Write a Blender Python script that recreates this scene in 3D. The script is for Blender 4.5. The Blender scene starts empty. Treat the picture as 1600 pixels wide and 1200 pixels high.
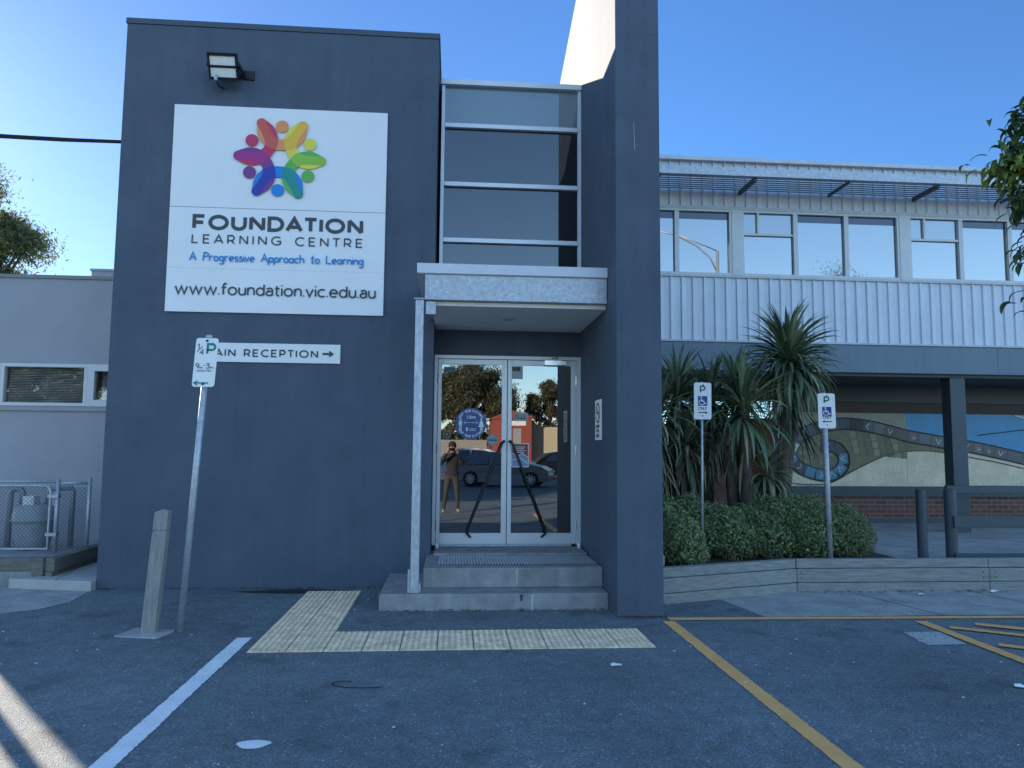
import bpy, math, random
from mathutils import Vector, Matrix
import numpy as np
R = math.radians
random.seed(7)
rng = np.random.default_rng(11)
scene = bpy.context.scene
COL = scene.collection

# ------------------------------------------------------------------ camera, sky, sun, exposure
F, PITCH, YAW, ROLL, H = 1157.43, .0878052, .0792907, .0081798, 1.62
cam = bpy.data.cameras.new('camera')
cam.sensor_width = 36; cam.lens = F / 1600 * 36; cam.clip_start = .005; cam.clip_end = 2000
co = bpy.data.objects.new('camera', cam); COL.objects.link(co); scene.camera = co
w_ = Vector((math.sin(YAW) * math.cos(PITCH), math.cos(YAW) * math.cos(PITCH), math.sin(PITCH)))
r0 = Vector((math.cos(YAW), -math.sin(YAW), 0)); u0 = r0.cross(w_)
r_ = math.cos(ROLL) * r0 + math.sin(ROLL) * u0; u_ = -math.sin(ROLL) * r0 + math.cos(ROLL) * u0
M = Matrix((r_, u_, -w_)).transposed().to_4x4(); M.translation = (0, 0, H)
co.matrix_world = M

SUN_AZ = math.atan2(-.635, .772)       # from +Y, negative = to the left
SUN_EL = R(19)
world = bpy.data.worlds.new('World'); scene.world = world; world.use_nodes = True
nt = world.node_tree
sky = nt.nodes.new('ShaderNodeTexSky'); sky.sky_type = 'NISHITA'; sky.sun_disc = False
sky.sun_elevation = SUN_EL; sky.sun_rotation = SUN_AZ
sky.air_density = 1.0; sky.dust_density = .18; sky.ozone_density = 4.0
bg = nt.nodes['Background']; bg.inputs['Strength'].default_value = .15
# clear deep-blue sky towards the sun's half, paler half behind the viewer
stc = nt.nodes.new('ShaderNodeTexCoord'); ssp = nt.nodes.new('ShaderNodeSeparateXYZ'); nt.links.new(stc.outputs['Generated'], ssp.inputs['Vector'])
smr = nt.nodes.new('ShaderNodeMapRange'); smr.interpolation_type = 'SMOOTHSTEP'; smr.inputs['From Min'].default_value = -.25; smr.inputs['From Max'].default_value = .55
nt.links.new(ssp.outputs['Y'], smr.inputs['Value'])
stn = nt.nodes.new('ShaderNodeMix'); stn.data_type = 'RGBA'; nt.links.new(smr.outputs['Result'], stn.inputs['Factor'])
stn.inputs['A'].default_value = (1.22, 1.2, 1.15, 1); stn.inputs['B'].default_value = (.34, .49, .64, 1)
smu = nt.nodes.new('ShaderNodeMix'); smu.data_type = 'RGBA'; smu.blend_type = 'MULTIPLY'; smu.inputs['Factor'].default_value = 1
nt.links.new(sky.outputs['Color'], smu.inputs['A']); nt.links.new(stn.outputs['Result'], smu.inputs['B'])
sdt = nt.nodes.new('ShaderNodeVectorMath'); sdt.operation = 'DOT_PRODUCT'; nt.links.new(stc.outputs['Generated'], sdt.inputs[0])
sdt.inputs[1].default_value = (math.sin(SUN_AZ) * math.cos(SUN_EL), math.cos(SUN_AZ) * math.cos(SUN_EL), math.sin(SUN_EL))
sm2 = nt.nodes.new('ShaderNodeMapRange'); sm2.interpolation_type = 'SMOOTHSTEP'; sm2.inputs['From Min'].default_value = .55; sm2.inputs['From Max'].default_value = .98; nt.links.new(sdt.outputs['Value'], sm2.inputs['Value'])
sm3 = nt.nodes.new('ShaderNodeMix'); sm3.data_type = 'RGBA'; sm3.blend_type = 'MULTIPLY'; nt.links.new(sm2.outputs['Result'], sm3.inputs['Factor']); nt.links.new(smu.outputs['Result'], sm3.inputs['A']); sm3.inputs['B'].default_value = (.93, .8, .78, 1)
nt.links.new(sm3.outputs['Result'], bg.inputs['Color'])
sl = bpy.data.lights.new('sun', 'SUN'); sl.energy = 5.0; sl.angle = R(.5); sl.color = (1, .88, .72)
so = bpy.data.objects.new('sun', sl); COL.objects.link(so)
sd = Vector((math.sin(SUN_AZ) * math.cos(SUN_EL), math.cos(SUN_AZ) * math.cos(SUN_EL), math.sin(SUN_EL)))
so.rotation_euler = sd.to_track_quat('Z', 'Y').to_euler(); so.location = (-20, 25, 15)
vs = scene.view_settings; vs.view_transform = 'Standard'; vs.look = 'None'; vs.exposure = 1.35; vs.gamma = 1
scene.render.resolution_x = 1024; scene.render.resolution_y = 768

# ------------------------------------------------------------------ materials
def mat(name, col, rough=.6, metal=0, var=.12, scale=6, fine=0, fscale=120, bump=0, bscale=60, col2=None, streak=0, spec=.5, stretch=None):
    """principled paint / stone / metal with large stains (var), fine speckle and bump, all in object space"""
    m = bpy.data.materials.new(name); m.use_nodes = True
    n = m.node_tree.nodes; l = m.node_tree.links; b = n['Principled BSDF']
    b.inputs['Roughness'].default_value = rough; b.inputs['Metallic'].default_value = metal
    b.inputs['Specular IOR Level'].default_value = spec
    tc = n.new('ShaderNodeTexCoord'); vec = tc.outputs['Object']
    if stretch:
        mp = n.new('ShaderNodeMapping'); mp.inputs['Scale'].default_value = stretch; l.new(vec, mp.inputs['Vector']); vec = mp.outputs['Vector']
    n1 = n.new('ShaderNodeTexNoise'); n1.inputs['Scale'].default_value = scale; n1.inputs['Detail'].default_value = 8; n1.inputs['Roughness'].default_value = .65
    l.new(vec, n1.inputs['Vector'])
    mx = n.new('ShaderNodeMix'); mx.data_type = 'RGBA'
    rp = n.new('ShaderNodeMapRange'); rp.inputs['From Min'].default_value = .3; rp.inputs['From Max'].default_value = .7
    l.new(n1.outputs['Fac'], rp.inputs['Value']); l.new(rp.outputs['Result'], mx.inputs['Factor'])
    c2 = col2 or tuple(min(1, c * (1 + var)) for c in col)
    c1 = col if col2 else tuple(c * (1 - var) for c in col)
    mx.inputs['A'].default_value = (*c1, 1); mx.inputs['B'].default_value = (*c2, 1)
    out = mx.outputs['Result']
    if fine:
        n2 = n.new('ShaderNodeTexNoise'); n2.inputs['Scale'].default_value = fscale; n2.inputs['Detail'].default_value = 3
        l.new(vec, n2.inputs['Vector'])
        r2 = n.new('ShaderNodeMapRange'); r2.inputs['From Min'].default_value = .3; r2.inputs['From Max'].default_value = .7
        r2.inputs['To Min'].default_value = 1 - fine; r2.inputs['To Max'].default_value = 1 + fine
        l.new(n2.outputs['Fac'], r2.inputs['Value'])
        mm = n.new('ShaderNodeVectorMath'); mm.operation = 'SCALE'; l.new(out, mm.inputs[0]); l.new(r2.outputs['Result'], mm.inputs['Scale']); out = mm.outputs['Vector']
    if streak:                                     # run-off streaks on a wall
        mp = n.new('ShaderNodeMapping'); mp.inputs['Scale'].default_value = (9, 9, .5); l.new(tc.outputs['Object'], mp.inputs['Vector'])
        n3 = n.new('ShaderNodeTexNoise'); n3.inputs['Scale'].default_value = 1; n3.inputs['Detail'].default_value = 6; l.new(mp.outputs['Vector'], n3.inputs['Vector'])
        r3 = n.new('ShaderNodeMapRange'); r3.inputs['From Min'].default_value = .35; r3.inputs['From Max'].default_value = .75
        r3.inputs['To Min'].default_value = 1 - streak; r3.inputs['To Max'].default_value = 1 + streak
        l.new(n3.outputs['Fac'], r3.inputs['Value'])
        m3 = n.new('ShaderNodeVectorMath'); m3.operation = 'SCALE'; l.new(out, m3.inputs[0]); l.new(r3.outputs['Result'], m3.inputs['Scale']); out = m3.outputs['Vector']
    l.new(out, b.inputs['Base Color'])
    if bump:
        n4 = n.new('ShaderNodeTexNoise'); n4.inputs['Scale'].default_value = bscale; n4.inputs['Detail'].default_value = 5; l.new(vec, n4.inputs['Vector'])
        bp = n.new('ShaderNodeBump'); bp.inputs['Strength'].default_value = bump; bp.inputs['Distance'].default_value = .01
        l.new(n4.outputs['Fac'], bp.inputs['Height']); l.new(bp.outputs['Normal'], b.inputs['Normal'])
    return m

def glass(name, refl, tint, rough=0.0, behind=(.02, .025, .03), opaque=0.0):
    """window glass: mirror coat over a tinted see-through (or dark filmed) sheet"""
    m = bpy.data.materials.new(name); m.use_nodes = True
    n = m.node_tree.nodes; l = m.node_tree.links; n.remove(n['Principled BSDF'])
    tr = n.new('ShaderNodeBsdfTransparent'); tr.inputs['Color'].default_value = (*tint, 1)
    df = n.new('ShaderNodeBsdfDiffuse'); df.inputs['Color'].default_value = (*behind, 1)
    mo = n.new('ShaderNodeMixShader'); mo.inputs['Fac'].default_value = opaque
    l.new(tr.outputs['BSDF'], mo.inputs[1]); l.new(df.outputs['BSDF'], mo.inputs[2])
    gl = n.new('ShaderNodeBsdfGlossy'); gl.inputs['Roughness'].default_value = rough
    lw = n.new('ShaderNodeFresnel'); lw.inputs['IOR'].default_value = 1.5
    ad = n.new('ShaderNodeMath'); ad.operation = 'ADD'; ad.use_clamp = True; ad.inputs[1].default_value = refl
    l.new(lw.outputs['Fac'], ad.inputs[0])
    mx = n.new('ShaderNodeMixShader'); l.new(ad.outputs['Value'], mx.inputs['Fac'])
    l.new(mo.outputs['Shader'], mx.inputs[1]); l.new(gl.outputs['BSDF'], mx.inputs[2])
    l.new(mx.outputs['Shader'], n['Material Output'].inputs['Surface'])
    return m

def leafmat(name, col, trans=.35, rough=.5):
    m = bpy.data.materials.new(name); m.use_nodes = True
    n = m.node_tree.nodes; l = m.node_tree.links; b = n['Principled BSDF']
    b.inputs['Roughness'].default_value = rough
    tc = n.new('ShaderNodeTexCoord'); ns = n.new('ShaderNodeTexNoise'); ns.inputs['Scale'].default_value = 9
    l.new(tc.outputs['Object'], ns.inputs['Vector'])
    mx = n.new('ShaderNodeMix'); mx.data_type = 'RGBA'; l.new(ns.outputs['Fac'], mx.inputs['Factor'])
    mx.inputs['A'].default_value = (*[c * .6 for c in col], 1); mx.inputs['B'].default_value = (*[c * 1.4 for c in col], 1)
    l.new(mx.outputs['Result'], b.inputs['Base Color'])
    t = n.new('ShaderNodeBsdfTranslucent'); l.new(mx.outputs['Result'], t.inputs['Color'])
    ms = n.new('ShaderNodeMixShader'); ms.inputs['Fac'].default_value = trans
    l.new(b.outputs['BSDF'], ms.inputs[1]); l.new(t.outputs['BSDF'], ms.inputs[2])
    l.new(ms.outputs['Shader'], n['Material Output'].inputs['Surface'])
    return m

def asphalt_mat():
    m = bpy.data.materials.new('asphalt'); m.use_nodes = True
    n = m.node_tree.nodes; l = m.node_tree.links; b = n['Principled BSDF']; b.inputs['Roughness'].default_value = .8
    tc = n.new('ShaderNodeTexCoord'); V = tc.outputs['Object']
    def noise(s, d=4):
        a = n.new('ShaderNodeTexNoise'); a.inputs['Scale'].default_value = s; a.inputs['Detail'].default_value = d; l.new(V, a.inputs['Vector']); return a.outputs['Fac']
    def rng_(x, a, b_, c, d):
        q = n.new('ShaderNodeMapRange'); q.inputs['From Min'].default_value = a; q.inputs['From Max'].default_value = b_; q.inputs['To Min'].default_value = c; q.inputs['To Max'].default_value = d; l.new(x, q.inputs['Value']); return q.outputs['Result']
    def mul(x, y):
        q = n.new('ShaderNodeMath'); q.operation = 'MULTIPLY'; l.new(x, q.inputs[0]); l.new(y, q.inputs[1]); return q.outputs['Value']
    big = rng_(noise(.7, 6), .3, .7, .8, 1.2)
    mid = rng_(noise(7, 6), .3, .7, .85, 1.15)
    vo = n.new('ShaderNodeTexVoronoi'); vo.inputs['Scale'].default_value = 110; l.new(V, vo.inputs['Vector'])
    sp = n.new('ShaderNodeSeparateColor'); l.new(vo.outputs['Color'], sp.inputs['Color'])
    stone = rng_(sp.outputs['Red'], 0, 1, .6, 1.35)
    bright = rng_(sp.outputs['Green'], .978, .986, 1, 2.3)
    oil = rng_(noise(1.9, 3), .60, .72, 1, .62)            # old oil stains
    k = mul(mul(mul(big, mid), mul(stone, bright)), oil)
    # pale wheel-worn lane where cars turn in
    cm = n.new('ShaderNodeVectorMath'); cm.operation = 'SCALE'; cm.inputs[0].default_value = (.142, .168, .180); l.new(k, cm.inputs['Scale'])
    l.new(cm.outputs['Vector'], b.inputs['Base Color'])
    bp = n.new('ShaderNodeBump'); bp.inputs['Strength'].default_value = .6; bp.inputs['Distance'].default_value = .006
    l.new(vo.outputs['Distance'], bp.inputs['Height']); l.new(bp.outputs['Normal'], b.inputs['Normal'])
    return m

def worn_paint(name, col, wear=.42, under=(.06, .065, .07)):
    m = bpy.data.materials.new(name); m.use_nodes = True
    n = m.node_tree.nodes; l = m.node_tree.links; b = n['Principled BSDF']; b.inputs['Roughness'].default_value = .7
    tc = n.new('ShaderNodeTexCoord')
    a = n.new('ShaderNodeTexNoise'); a.inputs['Scale'].default_value = 38; a.inputs['Detail'].default_value = 8; a.inputs['Roughness'].default_value = .75; l.new(tc.outputs['Object'], a.inputs['Vector'])
    r = n.new('ShaderNodeMapRange'); r.inputs['From Min'].default_value = wear - .05; r.inputs['From Max'].default_value = wear + .03; l.new(a.outputs['Fac'], r.inputs['Value'])
    a2 = n.new('ShaderNodeTexNoise'); a2.inputs['Scale'].default_value = 5; a2.inputs['Detail'].default_value = 6; l.new(tc.outputs['Object'], a2.inputs['Vector'])
    m2 = n.new('ShaderNodeMix'); m2.data_type = 'RGBA'; l.new(a2.outputs['Fac'], m2.inputs['Factor'])
    m2.inputs['A'].default_value = (*[c * .75 for c in col], 1); m2.inputs['B'].default_value = (*[min(1, c * 1.15) for c in col], 1)
    mx = n.new('ShaderNodeMix'); mx.data_type = 'RGBA'; l.new(r.outputs['Result'], mx.inputs['Factor'])
    mx.inputs['A'].default_value = (*under, 1); l.new(m2.outputs['Result'], mx.inputs['B']); l.new(mx.outputs['Result'], b.inputs['Base Color'])
    return m

def brick_mat():
    m = bpy.data.materials.new('brick'); m.use_nodes = True
    n = m.node_tree.nodes; l = m.node_tree.links; b = n['Principled BSDF']; b.inputs['Roughness'].default_value = .85
    tc = n.new('ShaderNodeTexCoord'); sx = n.new('ShaderNodeSeparateXYZ'); l.new(tc.outputs['Object'], sx.inputs['Vector'])
    cx = n.new('ShaderNodeCombineXYZ'); l.new(sx.outputs['X'], cx.inputs['X']); l.new(sx.outputs['Z'], cx.inputs['Y'])
    bt = n.new('ShaderNodeTexBrick'); l.new(cx.outputs['Vector'], bt.inputs['Vector']); bt.inputs['Scale'].default_value = 1
    bt.inputs['Brick Width'].default_value = .24; bt.inputs['Row Height'].default_value = .086; bt.inputs['Mortar Size'].default_value = .006
    bt.inputs['Color1'].default_value = (.20, .085, .06, 1); bt.inputs['Color2'].default_value = (.13, .06, .045, 1); bt.inputs['Mortar'].default_value = (.22, .2, .18, 1)
    l.new(bt.outputs['Color'], b.inputs['Base Color'])
    return m

PAINT = mat('dark_wall_paint', (.076, .100, .138), .72, spec=.33, var=.13, scale=1.7, fine=.06, fscale=60, bump=.2, bscale=30, streak=.06)
COPE = mat('coping_paint', (.048, .066, .094), .45, var=.08)
GREYWALL = mat('grey_wall_paint', (.32, .335, .37), .7, var=.07, scale=1.2, fine=.05, fscale=70, bump=.15, bscale=35)
WHITE = mat('white_sign', (.78, .78, .78), .35, var=.03, scale=1.5)
WHITE2 = mat('white_plate', (.8, .8, .8), .4, var=.04, scale=9)
SEAM = mat('panel_joint', (.45, .46, .48), .6)
INK = mat('charcoal_lettering', (.045, .055, .065), .5, var=.05)
CYAN = mat('blue_lettering', (.0, .22, .55), .5, var=.04)
TEAL = mat('teal_lettering', (.0, .2, .19), .5, var=.05)
BLUE = mat('sign_blue', (.012, .035, .22), .45, var=.05)
STICK = mat('sticker_blue', (.02, .075, .27), .4, var=.04)
ALU = mat('aluminium_frame', (.62, .64, .67), .4, .35, var=.05, scale=3)
STEEL = mat('brushed_steel', (.6, .6, .62), .25, 1, var=.06)
BLACKSTEEL = mat('black_steel', (.015, .016, .018), .3, .3)
GALV = mat('galvanised_steel', (.42, .45, .49), .5, .45, var=.22, scale=22, fine=.12, fscale=60)
GALV2 = mat('streaky_galvanised', (.45, .48, .52), .5, .4, var=.25, scale=9, stretch=(3, 3, 1.2))
FASCIA = mat('canopy_fascia', (.6, .62, .68), .5, var=.05)
SOFFIT = mat('soffit_board', (.84, .82, .79), .8, var=.05)
CONC = mat('step_concrete', (.27, .27, .27), .85, var=.22, scale=5, fine=.14, fscale=90, bump=.25, bscale=70, streak=.12)
APRON = mat('apron_concrete', (.35, .35, .34), .9, var=.28, scale=3, fine=.22, fscale=60, bump=.4, bscale=80)
PALECONC = mat('pale_concrete', (.42, .41, .39), .85, var=.12, scale=5, fine=.12, bump=.2)
TACT = mat('tactile_tile', (.78, .58, .38), .75, var=.26, scale=7, fine=.2, fscale=45)
ASPH = asphalt_mat()
LINEW = worn_paint('white_line_paint', (.88, .88, .88), .37, (.115, .125, .14))
LINEY = worn_paint('yellow_line_paint', (.95, .45, .15), .36, (.115, .125, .14))
SPLOT = worn_paint('old_paint_patch', (.5, .5, .48), .44)
SLEEP = mat('weathered_sleeper', (.25, .26, .245), .85, var=.3, scale=3, fine=.2, fscale=40, bump=.35, bscale=30, stretch=(1.2, 6, 14))
SLEEP2 = mat('old_sleeper', (.17, .155, .13), .9, var=.3, scale=3, fine=.2, fscale=40, bump=.35, bscale=30, stretch=(3, 3, 14))
POSTW = mat('grey_timber', (.27, .265, .25), .85, var=.28, scale=3, fine=.2, fscale=30, bump=.35, bscale=30, stretch=(18, 18, 1.6))
SOIL = mat('soil', (.05, .04, .03), .95, var=.4, scale=9, fine=.3, bump=.6)
CLAD = mat('white_cladding', (.62, .67, .74), .45, var=.05, scale=2, streak=.05)
BEAM = mat('fascia_paint', (.145, .20, .25), .6, var=.05, scale=2, streak=.06)
DARKP = mat('dark_trim_paint', (.045, .066, .082), .5, var=.1)
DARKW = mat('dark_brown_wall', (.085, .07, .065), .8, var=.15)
WFRAME = mat('white_window_frame', (.6, .62, .63), .45, var=.05)
INT = mat('interior_wall', (.25, .24, .23), .8)
INTF = mat('interior_floor', (.08, .08, .085), .4)
BRICK = brick_mat()
PINK = mat('salmon_wall', (.82, .52, .42), .8, var=.12, scale=4, fine=.08)
GLASSD = glass('door_glass', .22, (.5, .54, .56))
GLASSG = glass('stair_glass', .08, (.22, .27, .33))
GLASST = glass('pale_sky_glass', .10, (.5, .55, .6), behind=(.16, .24, .28), opaque=.8)  # top pane: brightness of the sky behind is put into the sheet colour
GLASSW = glass('mirror_window_glass', .31, (.2, .24, .28), behind=(.05, .06, .07), opaque=.7)
GLASSL = glass('office_glass', .10, (.9, .92, .93))
CARGL = glass('car_glass', .25, (.1, .1, .11), opaque=.7)
LEAF = [leafmat('hedge_leaf', (.20, .28, .12)), leafmat('hedge_leaf_pale', (.33, .40, .19)), leafmat('hedge_leaf_dark', (.10, .16, .075))]
YUC = [leafmat('strap_leaf', (.16, .22, .12), .2, .35), leafmat('strap_leaf_pale', (.34, .38, .2), .2, .35), leafmat('strap_leaf_dark', (.075, .11, .065), .2, .4)]
DEADL = leafmat('dry_strap_leaf', (.2, .16, .11), .1, .7)
PEACH = [leafmat('broad_leaf', (.07, .12, .035), .35, .35), leafmat('broad_leaf_sunlit', (.3, .34, .08), .5, .4)]  # second leaf colour has the sunlight painted in
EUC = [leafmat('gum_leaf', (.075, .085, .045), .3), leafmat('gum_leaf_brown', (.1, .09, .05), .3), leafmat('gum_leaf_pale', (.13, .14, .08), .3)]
EUCL = [leafmat('sunlit_gum_leaf', (.16, .2, .08), .55), leafmat('sunlit_gum_leaf_brown', (.22, .21, .09), .55), leafmat('sunlit_gum_leaf_dark', (.09, .12, .05), .5)]  # brighter copy of the gum leaves, sunlight put into the colour
BARK = mat('bark', (.12, .095, .075), .9, var=.3, scale=8, bump=.5, bscale=20, stretch=(4, 4, 1))
RUBBER = mat('rubber', (.012, .012, .013), .8)
GREYCAR = mat('grey_car_paint', (.26, .265, .275), .3, .2, var=.02)
WHITECAR = mat('white_car_paint', (.75, .75, .74), .25, var=.02)
REDP = mat('red_shed_paint', (.3, .06, .04), .6, var=.12, scale=2)
CREAM = mat('cream_wall', (.5, .42, .28), .7, var=.06)
RIM = mat('alloy_rim', (.7, .7, .72), .4, .2)
GLOW = mat('headlamp_lens', (.7, .7, .72), .15)

# ------------------------------------------------------------------ mesh helpers
class MB:
    def __init__(s): s.v = []; s.f = []; s.m = []
    def poly(s, pts, m=0):
        i = len(s.v); s.v += [tuple(p) for p in pts]; s.f.append(tuple(range(i, i + len(pts)))); s.m.append(m)
    def box(s, x0, x1, y0, y1, z0, z1, m=0):
        i = len(s.v)
        s.v += [(x0, y0, z0), (x1, y0, z0), (x1, y1, z0), (x0, y1, z0), (x0, y0, z1), (x1, y0, z1), (x1, y1, z1), (x0, y1, z1)]
        for q in ((0, 3, 2, 1), (4, 5, 6, 7), (0, 1, 5, 4), (1, 2, 6, 5), (2, 3, 7, 6), (3, 0, 4, 7)):
            s.f.append(tuple(i + k for k in q)); s.m.append(m)
    def prism(s, pts, ext, m=0):
        pts = [Vector(p) for p in pts]; ext = Vector(ext); n = len(pts); i = len(s.v)
        s.v += [tuple(p) for p in pts] + [tuple(p + ext) for p in pts]
        s.f.append(tuple(i + k for k in range(n))[::-1]); s.f.append(tuple(i + n + k for k in range(n))); s.m += [m, m]
        for k in range(n):
            q = (k + 1) % n; s.f.append((i + k, i + q, i + n + q, i + n + k)); s.m.append(m)
    def tube(s, pts, r, n=8, m=0, caps=True):
        pts = [Vector(p) for p in pts]; rs = r if isinstance(r, (list, tuple)) else [r] * len(pts)
        i0 = len(s.v); nrm = None
        for k, p in enumerate(pts):
            t = (pts[min(k + 1, len(pts) - 1)] - pts[max(k - 1, 0)]).normalized()
            if nrm is None:
                a = Vector((0, 0, 1)) if abs(t.z) < .9 else Vector((1, 0, 0)); nrm = t.cross(a).normalized()
            else:
                nrm = (nrm - t * nrm.dot(t)).normalized()
            b = t.cross(nrm)
            for j in range(n):
                an = 2 * math.pi * j / n; s.v.append(tuple(p + (nrm * math.cos(an) + b * math.sin(an)) * rs[k]))
        for k in range(len(pts) - 1):
            for j in range(n):
                a = i0 + k * n + j; b_ = i0 + k * n + (j + 1) % n; s.f.append((a, b_, b_ + n, a + n)); s.m.append(m)
        if caps:
            s.f.append(tuple(i0 + j for j in range(n))[::-1]); e = i0 + (len(pts) - 1) * n; s.f.append(tuple(e + j for j in range(n))); s.m += [m, m]
    def lathe(s, c, prof, n=24, m=0, axis='Z'):
        i0 = len(s.v)
        for r, z in prof:
            for j in range(n):
                a = 2 * math.pi * j / n; x, y = r * math.cos(a), r * math.sin(a)
                s.v.append((c[0] + x, c[1] + y, c[2] + z) if axis == 'Z' else ((c[0] + x, c[1] + z, c[2] + y) if axis == 'Y' else (c[0] + z, c[1] + x, c[2] + y)))
        for k in range(len(prof) - 1):
            for j in range(n):
                a = i0 + k * n + j; b = i0 + k * n + (j + 1) % n; s.f.append((a, b, b + n, a + n)); s.m.append(m)
        s.f.append(tuple(i0 + j for j in range(n))[::-1]); e = i0 + (len(prof) - 1) * n; s.f.append(tuple(e + j for j in range(n))); s.m += [m, m]

OFF = {}
def make(name, mb, mats, parent=None, bevel=0, smooth=False, loc=(0, 0, 0), subd=0):
    """link the mesh (given in world coordinates) as ONE object, moved to its thing's base"""
    off = OFF[parent.name] if parent else Vector(loc)
    me = bpy.data.meshes.new(name)
    me.from_pydata([tuple(Vector(p) - off) for p in mb.v], [], mb.f)
    for m in (mats if isinstance(mats, (list, tuple)) else [mats]): me.materials.append(m)
    me.polygons.foreach_set('material_index', mb.m)
    if smooth: me.polygons.foreach_set('use_smooth', [True] * len(mb.f))
    me.update()
    o = bpy.data.objects.new(name, me); COL.objects.link(o)
    if parent: o.parent = parent
    else: o.location = off
    OFF[o.name] = off
    if bevel:
        b = o.modifiers.new('Bevel', 'BEVEL'); b.width = bevel; b.segments = 2; b.limit_method = 'ANGLE'
    return o
def tag(o, label, cat, group=None):
    o['label'] = label; o['category'] = cat
    if group: o['group'] = group
    return o
def thing(name, label, cat, loc=(0, 0, 0), group=None):
    o = bpy.data.objects.new(name, None); COL.objects.link(o); o.location = loc; o.empty_display_size = .2
    OFF[o.name] = Vector(loc); return tag(o, label, cat, group)
def single(name, mb, mats, label, cat, loc=(0, 0, 0), group=None, **k):
    return tag(make(name, mb, mats, None, loc=loc, **k), label, cat, group)
def struct(name, mb, mats, kind='structure', **k):
    o = make(name, mb, mats, **k); o['kind'] = kind; return o

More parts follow.
